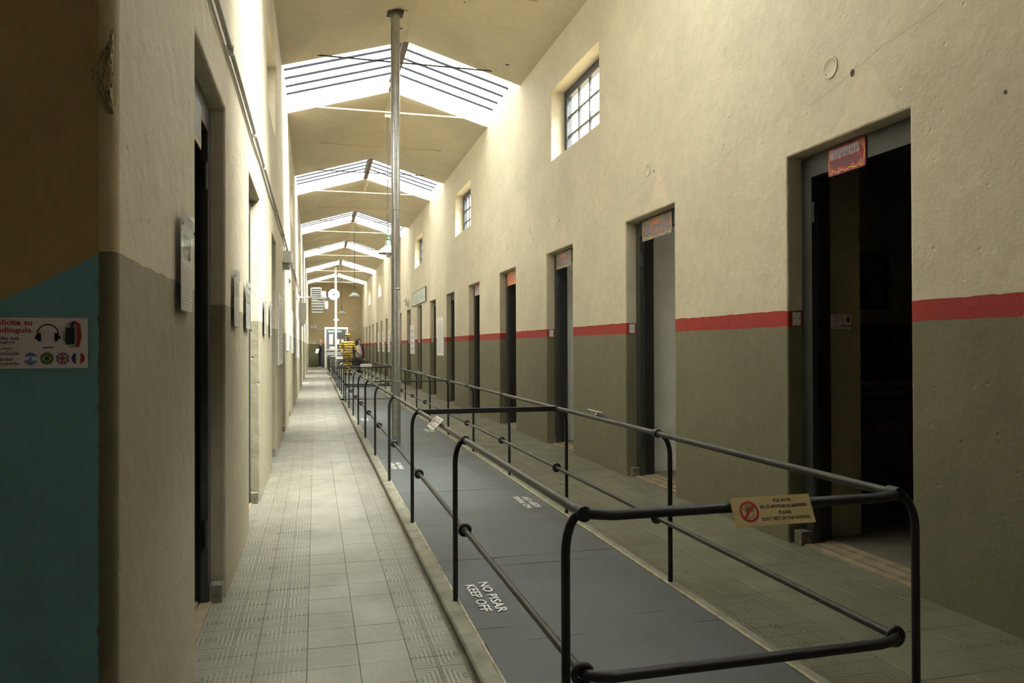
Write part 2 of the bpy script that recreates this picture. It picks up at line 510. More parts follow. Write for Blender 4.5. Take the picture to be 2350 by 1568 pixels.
# near face of the left pier, painted teal, with the chipped plaster edge
m = MB()
m.box(-3.6, -0.468, 1.862, 1.90, -0.06, ZT)
wall_front = struct(m.build('wall_front', M_front), 'pier face painted teal below a slanting edge')
m = MB(); arc = [(-0.468 + 0.0325 * math.sin(PI / 2 * i / 8), 1.8945 - 0.0325 * math.cos(PI / 2 * i / 8)) for i in range(9)]
m.add([(x, y, z) for z in (-0.06, ZT) for x, y in arc], [(i, i + 1, i + 10, i + 9) for i in range(8)], 0, True)
link('rounded_corner', m.mesh('rounded_corner', M_corner), wall_front)
random.seed(11)
bm = bmesh.new()
bmesh.ops.create_grid(bm, x_segments=16, y_segments=30, size=0.5)
for v in bm.verts:
    u, w = v.co.x, v.co.y                      # -0.5 .. 0.5
    width = 0.052 * max(0.05, 1 - abs(w + 0.08) * 2.0) + 0.004
    x = L - 0.002 - (0.5 - u) * width
    edge = min(0.5 - abs(u), 0.5 - abs(w)) * 2
    y = 1.861 - (0.012 * random.random() * min(1, edge * 5)) - 0.002 * edge
    v.co = (x, y, 1.87 + w * 0.19)
me = bpy.data.meshes.new('plaster_chip'); bm.to_mesh(me); bm.free(); me.materials.append(M_corner)
link('plaster_chip', me, wall_front)

# rotunda behind the camera (never in view, keeps the light out)
m = MB(); m.box(-3.7, R + WT, Y0 - 0.15, Y0, -0.06, ZT + 0.4)
struct(m.build('wall_back', M_hall), 'plain wall of the hall behind the viewer')
m = MB(); m.box(-3.75, -3.6, Y0, 1.9, -0.06, ZT)
struct(m.build('wall_hall_side', M_hall), 'plain side wall of the hall')
m = MB()          # unseen opening in the hall ceiling, added to light the teal face
for x0, x1, y0, y1 in ((-3.75, -1.9, Y0, 1.9), (-1.45, L - WT, Y0, 1.9), (-1.9, -1.45, Y0, -0.9), (-1.9, -1.45, -0.45, 1.9)): m.box(x0, x1, y0, y1, EAVE, EAVE + 0.15)
struct(m.build('ceiling_hall', M_hall), 'flat ceiling of the hall')

# end wall with the octagonal window opening
OX, OZ, OR_ = 1.155, 4.665, 0.40
def octo(r, k0=0.5): return [(OX + r * math.cos(PI / 4 * (k + k0)), OZ + r * math.sin(PI / 4 * (k + k0))) for k in range(8)]
bm = bmesh.new()
outer = [bm.verts.new((x, YE, z)) for x, z in ((L - WT, -0.06), (R + WT, -0.06), (R + WT, 6.1), (L - WT, 6.1))]
inner = [bm.verts.new((x, YE, z)) for x, z in octo(OR_ / math.cos(PI / 8))]
es = [bm.edges.new((outer[i], outer[(i + 1) % 4])) for i in range(4)] + [bm.edges.new((inner[i], inner[(i + 1) % 8])) for i in range(8)]
bmesh.ops.triangle_fill(bm, use_beauty=True, edges=es)
for f_ in [f_ for f_ in bm.faces if (Vector((OX, YE, OZ)) - f_.calc_center_median()).length < 0.2 and all(v in inner for v in f_.verts)]: bm.faces.remove(f_)
ex = bmesh.ops.extrude_face_region(bm, geom=bm.faces[:])
bmesh.ops.translate(bm, vec=(0, 0.25, 0), verts=[g for g in ex['geom'] if isinstance(g, bmesh.types.BMVert)])
bmesh.ops.recalc_face_normals(bm, faces=bm.faces)
me = bpy.data.meshes.new('wall_end'); bm.to_mesh(me); bm.free(); me.materials.append(M_end)
struct(link('wall_end', me), 'far end wall with an octagonal window')
ow = sempty('window_1', 'octagonal window of eight wedge panes in the end wall', (OX, YE + 0.06, OZ))
m = MB()
for k in range(8):
    a = PI / 4 * (k + 0.5); b = PI / 4 * (k + 1.5); r0, r1 = OR_ / math.cos(PI / 8), (OR_ - 0.045) / math.cos(PI / 8)
    m.prism([(r0 * math.cos(a), r0 * math.sin(a)), (r0 * math.cos(b), r0 * math.sin(b)), (r1 * math.cos(b), r1 * math.sin(b)), (r1 * math.cos(a), r1 * math.sin(a))], 0.05, M=RX(90))
m.build('frame', M_win, ow)
m = MB(); m.lathe([(0.001, 0.03), (0.05, 0.03), (0.055, 0.0), (0.055, -0.03)], 14, M=RX(90)); m.build('hub', M_win, ow)
sp = MB().box(0.04, OR_, -0.01, 0.01, -0.006, 0.006).mesh('spoke', M_conduit)
pn = MB().prism([(0.05, 0), (OR_ / math.cos(PI / 8) * 0.99, 0)] and [(0.045, 0.0), (OR_ - 0.05, -(OR_ - 0.05) * math.tan(PI / 8)), (OR_ - 0.05, (OR_ - 0.05) * math.tan(PI / 8))], 0.004).mesh('pane', M_glass)
for k in range(8):
    link('spoke', sp, ow, RY(45 * k))
    link('pane', pn, ow, RX(90) @ RZ(45 * k + 0))

# ------------------------------------------------------------------ ceiling and skylights
segs = [(Y0, SKY[0][0])] + [(SKY[k][1], SKY[k + 1][0]) for k in range(len(SKY) - 1)] + [(SKY[-1][1], YE + 0.25)]
for a, b in segs:
    m = MB()
    for (dz, fl) in ((0, 0),):
        xs = [L - WT, XR, R + WT]
        prof = [(x, roof(x)) for x in xs] + [(x, roof(x) + WELL) for x in reversed(xs)]
        n_ = len(prof)
        vs = [(x, a, z) for x, z in prof] + [(x, b, z) for x, z in prof]
        fs = [(0, 1, 4, 5), (1, 2, 3, 4), (6, 7, 10, 11), (7, 8, 9, 10)]
        for i in range(n_):
            j = (i + 1) % n_
            fs.append((i, j, j + n_, i + n_))
        m.add(vs, fs[:4], 1); m.add(vs, fs[4:])
    struct(m.build('ceiling', [M_cream, M_well]), 'sloping cream plaster ceiling bay')

wn = 2
slope = math.atan2(RIDGE - EAVE, XR - L)
Ls = (XR - L) / math.cos(slope) + 0.05
NP = 6
for k, (a, b) in enumerate(SKY):
    sk = sempty('window_%d' % wn, 'ridge skylight of glass panes between slim bars', (XR, a, RIDGE + WELL)); wn += 1
    pw = (b - a) / NP
    pane = MB().box(0, Ls, 0.012, pw - 0.012, 0.0, 0.006).mesh('pane', M_pane)
    bar = MB().box(0, Ls, -0.010, 0.010, -0.02, 0.010).mesh('glazing_bar', M_glaze)
    for side in (0, 1):
        Q = (RZ(180) if side else Matrix.Identity(4))
        for i in range(NP):
            yy = i * pw if not side else (i + 1) * pw
            link('pane', pane, sk, T(0, yy, 0) @ Q @ RY(math.degrees(slope)))
        for i in range(1, NP):
            link('glazing_bar', bar, sk, T(0, i * pw, 0) @ Q @ RY(math.degrees(slope)))
    m = MB()
    m.box(-0.045, 0.045, 0, b - a, -0.20, -0.185).box(-0.008, 0.008, 0, b - a, -0.185, -0.03).box(-0.04, 0.04, 0, b - a, -0.04, -0.03)
    m.build('ridge_beam', M_beam, sk)
    # portal: guides sky light through the opening, gives off none of its own
    po = bpy.data.objects.new('skylight_portal', bpy.data.lights.new('skylight_portal', 'AREA'))
    po.data.shape = 'RECTANGLE'; po.data.size = R - L; po.data.size_y = b - a
    po.data.cycles.is_portal = True
    C.objects.link(po); po.location = (XR, (a + b) / 2, RIDGE + WELL + 0.15)

# upper windows in both side walls
bar_m = {}
for side in (0, 1):
    for k, (a, b) in enumerate(WINS if side else WINS + [(WINS[0][0] - PER, WINS[0][1] - PER)]):
        X = (R + 0.22) if not side else (L - 0.22)
        w = sempty('window_%d' % wn, 'small barred clerestory window set deep in the plaster', (X, a, ZW0)); wn += 1
        W_, H_ = b - a, ZW1 - ZW0
        if side not in bar_m:
            fr = MB()
            for y0, y1, z0, z1 in ((0, 0.09, 0, H_), (W_ - 0.09, W_, 0, H_), (0.09, W_ - 0.09, 0, 0.06), (0.09, W_ - 0.09, H_ - 0.1, H_)):
                fr.box(-0.035, 0.035, y0, y1, z0, z1)
            vb = MB().box(-0.012, 0.012, -0.014, 0.014, 0.06, H_ - 0.1).mesh('window_bar', M_win)
            hb = MB().box(-0.012, 0.012, 0.09, W_ - 0.09, -0.014, 0.014).mesh('window_bar', M_win)
            pn_ = MB().box(-0.002, 0.002, 0.01, (W_ - 0.18) / 4 - 0.01, 0.01, (H_ - 0.16) / 3 - 0.01).mesh('pane', M_glass)
            bar_m[side] = (fr.mesh('frame', M_win), vb, hb, pn_)
        frm, vb, hb, pn_ = bar_m[side]
        link('frame', frm, w)
        for i in range(1, 4): link('window_bar', vb, w, T(0, 0.09 + (W_ - 0.18) * i / 4, 0))
        for i in range(1, 3): link('window_bar', hb, w, T(0, 0, 0.06 + (H_ - 0.16) * i / 3))
        for i in range(4):
            for j in range(3):
                link('pane', pn_, w, T(0.01 if side else -0.01, 0.09 + (W_ - 0.18) * i / 4, 0.06 + (H_ - 0.16) * j / 3))

# ------------------------------------------------------------------ cells behind the doorways
CZ = 2.75
m = MB(); m.box(R + WT, 6.6, Y0, YE, CZ, CZ + 0.12)
struct(m.build('ceiling_cells_right', M_cell), 'flat ceiling over the cells')
wall('wall_cells_right', 'back wall of the cells with a small window to each', M_cell, 6.5, 0.15, Y0, YE, -0.06, CZ, [(b - 1.1, b - 0.2, 1.3, 2.45) for a, b in DOORS_R[1:]])
m = MB(); m.box(L - WT - 3.0, L - WT, 1.9, YE, CZ, CZ + 0.12)
struct(m.build('ceiling_cells_left', M_cell), 'flat ceiling over the cells')
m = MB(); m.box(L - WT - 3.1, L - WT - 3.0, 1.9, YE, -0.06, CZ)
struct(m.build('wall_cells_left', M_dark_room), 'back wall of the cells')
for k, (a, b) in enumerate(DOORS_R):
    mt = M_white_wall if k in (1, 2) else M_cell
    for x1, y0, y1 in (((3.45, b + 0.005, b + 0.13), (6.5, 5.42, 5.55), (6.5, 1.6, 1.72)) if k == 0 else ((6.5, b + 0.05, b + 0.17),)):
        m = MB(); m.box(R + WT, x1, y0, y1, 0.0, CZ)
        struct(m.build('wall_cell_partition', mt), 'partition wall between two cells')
for k, (a, b) in enumerate(DOORS_L):
    m = MB(); m.box(L - WT - 3.0, L - WT, b + 0.06, b + 0.18, 0.0, CZ)
    struct(m.build('wall_cell_partition', M_cell), 'partition wall between two cells')

# door frames
def door_frame(idx, side, a, b, label):
    sx = 1 if not side else -1
    X = R if not side else L
    d = sempty('door_%d' % idx, label, (X, a, 0))
    w = b - a
    f0, f1 = (0.108, 0.155) if not side else (0.072, 0.105)
    def bx(mb, x0, x1, *r):
        return mb.box(min(sx * x0, sx * x1), max(sx * x0, sx * x1), *r)
    m = MB()
    bx(m, f0, f1, w - 0.10, w - 0.004, 0.0, DH - 0.02); m.build('frame_jamb', M_frame, d)
    m = MB(); bx(m, f0, f1, 0.004, 0.10, 0.0, DH - 0.02); m.build('frame_jamb', M_frame, d)
    m = MB(); bx(m, f0, f1, 0.10, w - 0.10, DH - 0.14, DH - 0.004); m.build('frame_head', M_frame, d)
    m = MB()
    bx(m, f1, WT - 0.01, w - 0.075, w - 0.006, 0.0, DH - 0.02); bx(m, f1, WT - 0.01, 0.006, 0.075, 0.0, DH - 0.02)
    bx(m, f1, WT - 0.01, 0.075, w - 0.075, DH - 0.10, DH - 0.006)
    m.build('inner_frame', M_frame_k, d)
    for z in (0.28, 2.02):
        m = MB(); m.tube([(sx * (f0 + 0.012), w - 0.108, z), (sx * (f0 + 0.012), w - 0.108, z + 0.13)], 0.012, 8)
        m.build('hinge', M_frame_k, d)
    if idx < 12 or side:
        m = MB(); s_ = (f0 - 0.075, f0 - 0.005) if not side else (f0 - 0.062, f0 - 0.004)
        bx(m, s_[0], s_[1], w - 0.085, w - 0.01, 0.0, 0.085)
        m.build('stop_block', M_block, d)
    m = MB()
    for q, (xa, xb) in enumerate(((0.055, 0.11), (0.117, 0.20), (0.207, 0.268))):
        m = MB(); bx(m, xa, xb, 0.012, w - 0.012, 0.0, 0.010 + 0.005 * q)
        m.build('threshold_plank', M_wood, d)
    return d
dn = 1
for a, b in DOORS_R: door_frame(dn, 0, a, b, 'open doorway with slate frame in the banded wall'); dn += 1
for a, b in DOORS_L: door_frame(dn, 1, a, b, 'open doorway with black frame in the plain wall'); dn += 1

# ------------------------------------------------------------------ floor and tiles
m = MB(); m.box(-3.75, 6.65, Y0, YE, -0.08, -0.006)
floor = struct(m.build('floor', M_grout), 'floor of cement tiles')
random.seed(3)
def tile_meshes(px, mt):
    return [MB().cbox(0.0005, px - 0.0005, 0.0005, TYP - 0.0005, -0.02, h, 0.0013).mesh('tile', mt) for h in (-0.0005, 0.0, 0.0005)]
TL_, TR_ = tile_meshes(TLP, M_tile_l), tile_meshes(TRP, M_tile_r)
rest_l, rest_r = MB(), MB()
NL, NR = 0, 0
def tiles(x0, px, nx, y0, ms, n_obj, rest, xa, xb, ya):
    j0 = math.ceil((ya - y0) / TYP)
    cnt = 0
    for j in range(j0, int((YE - y0) / TYP)):
        for i in range(nx):
            x, y = x0 + i * px, y0 + j * TYP
            if cnt < n_obj:
                link('tile', random.choice(ms), floor, T(x, y, 0)); cnt += 1
            else:
                h = random.choice((-0.0005, 0, 0.0005))
                rest.cbox(x + 0.0005, x + px - 0.0005, y + 0.0005, y + TYP - 0.0005, -0.02, h, 0.0013)
tiles(TLX0 - TLP, TLP, 6, TLY0, TL_, 186, rest_l, 0, 0, 2.6)
tiles(TRX0, TRP, 6, TRY0, TR_, 114, rest_r, 0, 0, 2.0)
o = rest_l.build('tile_field', M_tile_l, floor); o['kind'] = 'stuff'
o = rest_r.build('tile_field', M_tile_r, floor); o['kind'] = 'stuff'
m = MB()
m.box(-3.6, 1.75, Y0, 2.0, -0.02, -0.001); m.box(1.75, R, Y0, 2.0, -0.02, -0.001)
m.build('hall_paving', M_tile_l, floor)
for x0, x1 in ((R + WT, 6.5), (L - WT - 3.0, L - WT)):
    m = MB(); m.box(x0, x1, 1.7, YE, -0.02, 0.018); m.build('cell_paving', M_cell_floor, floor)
for a, b in ((17.62, 18.22), (32.6, 34.4), (43.4, YE)):
    m = MB(); m.box(0.56, 1.80, a, b, -0.02, 0.0); m.build('cross_paving', M_tile_l, floor)

# ------------------------------------------------------------------ gallery kerbs, grey cover sheets
ENC = [(1.70, 17.55), (18.30, 32.5), (34.5, 43.3)]
random.seed(5)
ENC_TXT = ['nearest', 'middle', 'farthest']
for e, (a, b) in enumerate(ENC):
    kb = thing('gallery_kerb', ['low worn concrete kerb around the nearest grey floor cover', 'low concrete kerb around the middle grey floor cover', 'low concrete kerb around the farthest grey floor cover'][e], 'kerb', 'kerbs around the covered floor opening')
    def strip(x0, x1, y0, y1, mats, nm, wob):
        mb = MB(); n_ = max(2, int((y1 - y0) / 0.16)); vs = []; fs = []
        jx = [random.uniform(-wob, wob) for _ in range(n_ + 1)]
        for i in range(n_ + 1):
            y = y0 + (y1 - y0) * i / n_
            vs += [(x0 + jx[i], y, -0.02), (x0 + jx[i], y, 0.022), (x0 + jx[i] + 0.008, y, BZ), (x1, y, BZ), (x1, y, -0.02)]
        for i in range(n_):
            for q in range(4): fs.append((i * 5 + q, i * 5 + q + 1, i * 5 + q + 6, i * 5 + q + 5))
        mb.add(vs, fs)
        return mb.build(nm, mats, kb)
    strip(0.586, 0.655, a, b, M_kerb, 'kerb_stone', 0.0018)
    strip(0.655, BX0 - 0.002, a, b, M_kerb2, 'edge_strip', 0.004)
    m = MB(); m.cbox(BX1 + 0.002, 1.812, a, b, -0.02, BZ, 0.008); m.build('kerb_stone', M_kerb, kb)
    m = MB(); m.box(BX1 - 0.001, BX1 + 0.016, a, b, -0.01, BZ + 0.004); m.build('edge_strip', M_kerb2, kb)
    m = MB(); m.cbox(0.655, 1.75, a - 0.05, a - 0.002, -0.02, BZ, 0.008).cbox(0.655, 1.75, b + 0.002, b + 0.05, -0.02, BZ, 0.008); m.build('kerb_stone', M_kerb, kb)
J1 = [1.70, 2.10, 3.03, 3.20, 4.10, 4.26, 5.14, 6.32, 7.36, 8.35, 9.42, 10.42, 11.57, 12.62, 13.72, 14.82, 15.72, 16.75, 17.55]
for e, (a, b) in enumerate(ENC):
    js = J1 if e == 0 else [a + (b - a) * i / round((b - a) / 1.06) for i in range(round((b - a) / 1.06) + 1)]
    cv = thing('floor_cover', ['grey sheet cover inside the nearest railing, lettered keep off', 'grey sheet cover inside the middle railing enclosure', 'grey sheet cover inside the farthest railing enclosure'][e], 'floor cover', 'grey covers over the floor opening')
    for i in range(len(js) - 1):
        y0, y1 = js[i], js[i + 1]
        h0 = BZ - 0.002 + random.uniform(-0.0015, 0.0015)
        lip = random.uniform(0.002, 0.007) if e == 0 else 0.002
        nx = 10; mb = MB(); vs = []; fs = []
        skew = random.uniform(-0.02, 0.02) if (y1 - y0) > 0.5 else 0.0
        for q in range(nx + 1):
            x = BX0 + (BX1 - BX0) * q / nx
            up = lip * (0.5 + 0.5 * math.sin(q * 0.9 + i * 2.1))
            for y, z in ((y0 + 0.004, 0.0), (y0 + 0.004, h0), (y0 + 0.10, h0), (y1 - 0.16, h0), (y1 - 0.004, h0 + up), (y1 - 0.004, 0.0)):
                vs.append((x, y, z))
        for q in range(nx):
            for w in range(5): fs.append((q * 6 + w, q * 6 + w + 1, q * 6 + w + 7, q * 6 + w + 6))
        mb.add(vs, fs)
        mb.build('cover_sheet', M_board, cv)
    if e == 0:
        for (xc, yc, rot) in ((0.80, 3.60, -90), (0.80, 7.80, -90), (0.80, 12.95, -90), (1.605, 5.71, 90), (1.605, 10.98, 90)):
            B_ = T(xc, yc, BZ + 0.0002) @ RZ(rot)
            text('NO PISAR', 0.45, 0.052, M_letter_w, cv, B_ @ T(0, 0.036, 0), 'painted_lettering', 0.016)
            text('KEEP OFF', 0.40, 0.052, M_letter_w, cv, B_ @ T(0.0, -0.036, 0), 'painted_lettering', 0.016)

# ------------------------------------------------------------------ railings
def railing(label, ys, ends, ties, y_from, y_to, square=()):
    g = thing('gallery_railing', label, 'railing', 'black railings around the covered opening')
    def post_mesh(s):
        """s=+1: post on the left row, bending inward (+X)"""
        xr = (XH1 - XP1) if s > 0 else (XH2 - XP2)
        pts = [(0, 0, 0.0), (0, 0, 0.66)]
        for i in range(1, 7):
            t = i / 6 * PI / 2
            pts.append((xr * (1 - math.cos(t)), 0, 0.66 + (ZH - BZ - 0.66) * math.sin(t)))
        return MB().tube(pts, 0.0125, 10).mesh('post', M_iron), xr
    pm = {s: post_mesh(s) for s in (1, -1)}
    col = MB().tube([(0, -0.022, 0), (0, 0.022, 0)], 0.0215, 12).mesh('collar', M_iron)
    rin = MB().torus(0.024, 0.010, 14, 8, M=RX(90)).mesh('ring', M_iron)
    ft = MB().lathe([(0.026, 0.0), (0.026, 0.006), (0.014, 0.012)], 12).mesh('foot', M_iron)
    for s, xp, xh in ((1, XP1, XH1), (-1, XP2, XH2)):
        for y in ys:
            me_, xr = pm[s]
            p = link('post', me_, g, T(xp, y, BZ))
            link('collar', col, p, T(xr, 0, ZH - BZ))
            link('ring', rin, p, T(xr, 0, ZM - BZ))
            if s > 0: pass
        m = MB(); m.tube([(xh, y_from, ZH), (xh, y_to, ZH)], 0.0145, 12); m.build('handrail', M_rail, g)
        m = MB(); m.tube([(xh, y_from, ZM), (xh, y_to, ZM)], 0.0125, 12); m.build('mid_rail', M_rail, g)
    for y in ends:
        for z in (ZH, ZM):
            m = MB()
            b_ = 0.05 if y == ends[0] else -0.05
            m.tube([(XH1, y + b_, z), (XH1 + 0.006, y + b_ * 0.45, z), (XH1 + 0.03, y + b_ * 0.08, z), (XH1 + 0.08, y, z - 0.004), (XH2 - 0.08, y, z - 0.004), (XH2 - 0.03, y + b_ * 0.08, z), (XH2 - 0.006, y + b_ * 0.45, z), (XH2, y + b_, z)], 0.0155, 12)
            m.build('end_bar', M_iron, g)
    for y in ties:
        m = MB(); m.box(XH1 + 0.01, XH2 - 0.01, y - 0.018, y + 0.018, ZH - 0.022, ZH + 0.012); m.build('cross_bar', M_iron, g)
    return g
PY1 = [1.93, 3.585, 5.255, 6.94, 8.62, 10.35, 12.08, 13.72, 15.5, 17.25]
rl1 = railing('black iron railing enclosure nearest the viewer, with a yellow notice', PY1, (1.90, 17.55), (5.27,), 1.93, 17.55)
PY2 = [18.4, 20.05, 21.67, 23.3, 25.05, 26.75, 28.45, 30.15, 31.9]
railing('black iron railing enclosure in the middle of the corridor', PY2, (18.3, 32.3), (24.6, 28.6), 18.3, 32.3)
PY3 = [34.7, 36.4, 38.1, 39.8, 41.5, 43.2]
railing('black iron railing enclosure farthest away, near the white booth', PY3, (34.6, 43.2), (), 34.6, 43.2)
m = MB(); m.tube([(XH1, 9.74, ZH + 0.01), (XH2, 9.78, ZH + 0.01)], 0.0085, 8); m.build('cross_bar', M_iron, rl1)

# ------------------------------------------------------------------ pipe columns
def pipe(x, y, label, near):
    zt = roof(x)
    p = thing('flue_pipe', label, 'pipe', 'vertical metal pipes', (x, y, BZ))
    z = 0.0; H = zt - BZ
    for i, q in enumerate((0.0, 1.95, 2.95, H)[:-1]):
        z1 = (1.95, 2.95, H - 0.01)[i]
        m = MB(); m.tube([(0, 0, q), (0, 0, z1)], 0.0565, 20); m.build('pipe_section', M_steel if near else M_plastic, p)
        if i < 2:
            m = MB(); m.lathe([(0.0565, z1 - 0.012), (0.0595, z1 - 0.008), (0.0595, z1 + 0.008), (0.0565, z1 + 0.012)], 20); m.build('seam_ring', M_steel if near else M_plastic, p)
    m = MB(); m.tube([(-0.052, -0.028, 0.0), (-0.052, -0.028, H - 0.02)], 0.007, 6); m.build('seam', M_steel if near else M_plastic, p)
    m = MB(); m.box(-0.10, 0.10, -0.09, 0.09, H - 0.035, H + 0.0, M=RY(-math.degrees(slope)) if False else None); m.build('ceiling_plate', M_dark_steel, p)
    return p
pp = pipe(0.978, 9.53, 'tall galvanised pipe rising from the grey cover to the ceiling', True)
m = MB(); m.torus(0.059, 0.005, 20, 6, M=T(0, 0, 0.79)); m.build('strap', M_conduit, pp)
m = MB(); m.tube([(0.05, 0.03, 0.79), (0.03, 0.22, 0.79)], 0.005, 6); m.build('strap_tail', M_conduit, pp)
pipe(1.03, 40.4, 'thin pale pipe in front of the octagonal window', False)

# ------------------------------------------------------------------ tie bars and ceiling wire
for k in range(-1, 17):
    y = 10.5 + PER / 3 * k
    if y > YE - 0.5: break
    zt = 5.204; hw = (RIDGE - zt) * (XR - L) / (RIDGE - EAVE)
    q_ = 0.011 if k % 3 else 0.008
    m = MB(); m.box(XR - hw - 0.02, XR + hw + 0.02, y - q_, y + q_, zt - q_, zt + q_)
    o = m.build('roof_tie', M_tie if (k % 3) else M_beam)
    tag(o, 'thin %s tie bar across the ceiling, %s' % ('cream' if k % 3 else 'dark', 'nearest the viewer' if k < 0 else ORD[k + 1] + ' from the viewer'), 'tie bar', 'ceiling tie bars')
m = MB()
for k in range(-1, 16):
    y = 10.5 + PER / 3 * k
    m.tube([(XR - 0.02, y, 5.222), (XR - 0.02, y + PER / 6, 5.222 - 0.03), (XR - 0.02, y + PER / 3, 5.222)], 0.005, 6)
tag(m.build('ceiling_wire', M_tie), 'thin pale wire running under the ridge of the ceiling', 'wire')

# ------------------------------------------------------------------ pendant lamps
def lamp(y, rr, label):
    p = thing('pendant_lamp', label, 'lamp', 'enamel pendant lamps', (XR - 0.04, y, 2.78))
    m = MB(); m.tube([(0, 0, 0.40), (0, 0, 2.43)], 0.008, 8); m.build('rod', M_dark_steel, p)
    m = MB(); m.lathe([(0.001, 0.415), (0.03, 0.41), (0.034, 0.36), (0.022, 0.35), (0.034, 0.34), (0.036, 0.31), (0.024, 0.30), (0.04, 0.29), (0.048, 0.22), (0.062, 0.20)], 16); m.build('neck', M_lampgreen, p)
    m = MB(); m.lathe([(0.055, 0.205), (0.075, 0.18), (0.12, 0.15), (0.158, 0.115), (0.166, 0.078), (0.172, 0.07), (0.164, 0.066), (0.152, 0.10), (0.11, 0.135), (0.06, 0.165), (0.03, 0.17)], 26); m.build('shade', M_lampwhite, p)
    m = MB(); m.lathe([(0.02, 0.16), (0.022, 0.12), (0.036, 0.07), (0.038, 0.04), (0.026, 0.008), (0.001, 0.0)], 14); m.build('bulb', M_bulb, p)
    m = MB(); m.box(-0.05, 0.05, -0.03, 0.03, 2.40, 2.45); m.build('bracket', M_tie, p)
    return p
lamp(13.0, 0, 'green enamel pendant lamp beside the tall galvanised pipe')
lamp(24.4, 0, 'pale enamel pendant lamp second from the viewer, hanging on a long rod')
lamp(36.6, 0, 'small green pendant lamp third from the viewer, before the end wall')
lamp(46.3, 0, 'smallest pendant lamp farthest away, half behind the pale pipe')

# ------------------------------------------------------------------ printed boards
def flat(mb, name, mt, parent, M=None):
    """print lying on a board: built as is, no normals recalculated"""
    o = link(name, mb.mesh(name, mt), parent)
    if M is not None: o.matrix_basis = M
    return o

def print_lines(mb, x0, x1, y0, y1, n, rnd, hgt=0.45, ragged=0.35, z=0.0006):
    st = (y1 - y0) / n
    for i in range(n):
        xe = x1 - (x1 - x0) * (ragged * rnd.random() if rnd.random() < 0.4 else 0)
        mb.rect(x0, xe, y1 - st * (i + hgt), y1 - st * i, z)

def hand_symbol(parent, cx, r, M=None):
    m = MB(); m.ring(r * 0.78, r, 0.0007, 32, M=T(cx, 0, 0)); m.ribbon([(cx - r * 0.62, -r * 0.62), (cx + r * 0.62, r * 0.62)], r * 0.24, 0.0012)
    flat(m, 'prohibition_ring', M_red_print, parent, M)
    m = MB(); w = r * 0.05
    for i, (a, ln) in enumerate(((140, 0.52), (118, 0.62), (98, 0.66), (80, 0.58))):
        a = math.radians(a); bx, by = cx - r * 0.22 + i * r * 0.14, -r * 0.02 + (0.06 * r if i in (1, 2) else 0)
        dx, dy = math.cos(a) * r * ln, math.sin(a) * r * ln
        nx, ny = -math.sin(a) * r * 0.06, math.cos(a) * r * 0.06
        m.ribbon([(bx + nx, by + ny), (bx + dx + nx, by + dy + ny), (bx + dx - nx, by + dy - ny), (bx - nx, by - ny)], w, 0.0008)
    m.ribbon([(cx + r * 0.30, 0.0), (cx + r * 0.46, r * 0.22), (cx + r * 0.52, r * 0.16), (cx + r * 0.40, -r * 0.25), (cx + r * 0.22, -r * 0.55), (cx - r * 0.12, -r * 0.56), (cx - r * 0.30, -r * 0.25), (cx - r * 0.32, 0)], w, 0.0008)
    flat(m, 'hand_drawing', M_letter_k, parent, M)

def notice(M, w, h, mt, label, near=True, group='handrail notices'):
    t = thing('handrail_notice', label, 'notice', group, M=M)
    m = MB(); m.box(-w / 2, w / 2, -h / 2, h / 2, -0.004, 0.0); m.build('notice_board', mt, t)
    if near:
        hand_symbol(t, -w * 0.30, h * 0.36)
        k = w / 0.252
        for s_, ww, yy in (('POR FAVOR:', 0.058, 0.0265), ('NO SE APOYE EN LA BARANDA', 0.150, 0.0105), ('PLEASE:', 0.040, -0.0075), ("DON'T REST ON THE HANDRAIL", 0.154, -0.0235)):
            text(s_, ww * k, 0.0098 * k, M_letter_k, t, T(0.036 * k, yy * k, 0.0002), 'lettering', 0.02)
    m = MB(); m.box(-0.012, 0.012, -0.02, 0.02, -0.022, -0.004); m.build('clamp', M_plastic, t)
    return t

notice(T(1.247, 1.872, 0.787) @ RX(90 - 24.5), 0.253, 0.0815, M_sign_y, 'buff notice with red no-hand symbol on the nearest cross bar')
notice(T(0.668, 4.33, 0.812) @ RZ(-90) @ RX(45), 0.25, 0.083, M_sign_w, 'white tilted notice clipped to the left handrail nearest the viewer')
notice(T(1.738, 4.48, 0.822) @ RZ(90) @ RX(38), 0.26, 0.075, M_sign_w, 'white notice seen from behind on the right handrail')
notice(T(0.668, 20.9, 0.812) @ RZ(-90) @ RX(45), 0.25, 0.083, M_sign_w, 'white notice on the left handrail just past the end of the first railing', False)
notice(T(0.668, 26.0, 0.812) @ RZ(-90) @ RX(45), 0.25, 0.083, M_sign_w, 'far white notice on the left handrail in front of the striped figure', False)
notice(T(1.12, 17.52, 0.835) @ RX(90), 0.26, 0.075, M_sign_w, 'white notice on the end bar beside the galvanised pipe', False)
notice(T(0.85, 28.57, 0.85) @ RX(90), 0.26, 0.075, M_sign_w, 'small white notice on a cross bar left of the striped figure', False)
notice(T(1.73, 12.9, 0.825) @ RZ(90) @ RX(30), 0.26, 0.07, M_sign_w, 'white notice on the right handrail just right of the galvanised pipe', False)

# headphones drawn flat
def headphones(mb, cx, cy, r, z=0.0007):
    mb.ribbon([(cx + r * math.cos(a), cy + r * math.sin(a)) for a in [math.radians(180 - 180 * i / 14) for i in range(15)]], r * 0.13, z)
    for s_ in (-1, 1):
        mb.ribbon([(cx + s_ * r, cy), (cx + s_ * r * 0.98, cy - r * 0.35)], r * 0.10, z)
        mb.rect(cx + s_ * r * 0.80 - r * 0.15, cx + s_ * r * 0.80 + r * 0.15, cy - r * 0.80, cy + r * 0.10, z)
        mb.disc(cx + s_ * r * 1.02, cy - r * 0.36, r * 0.22, z, 14)

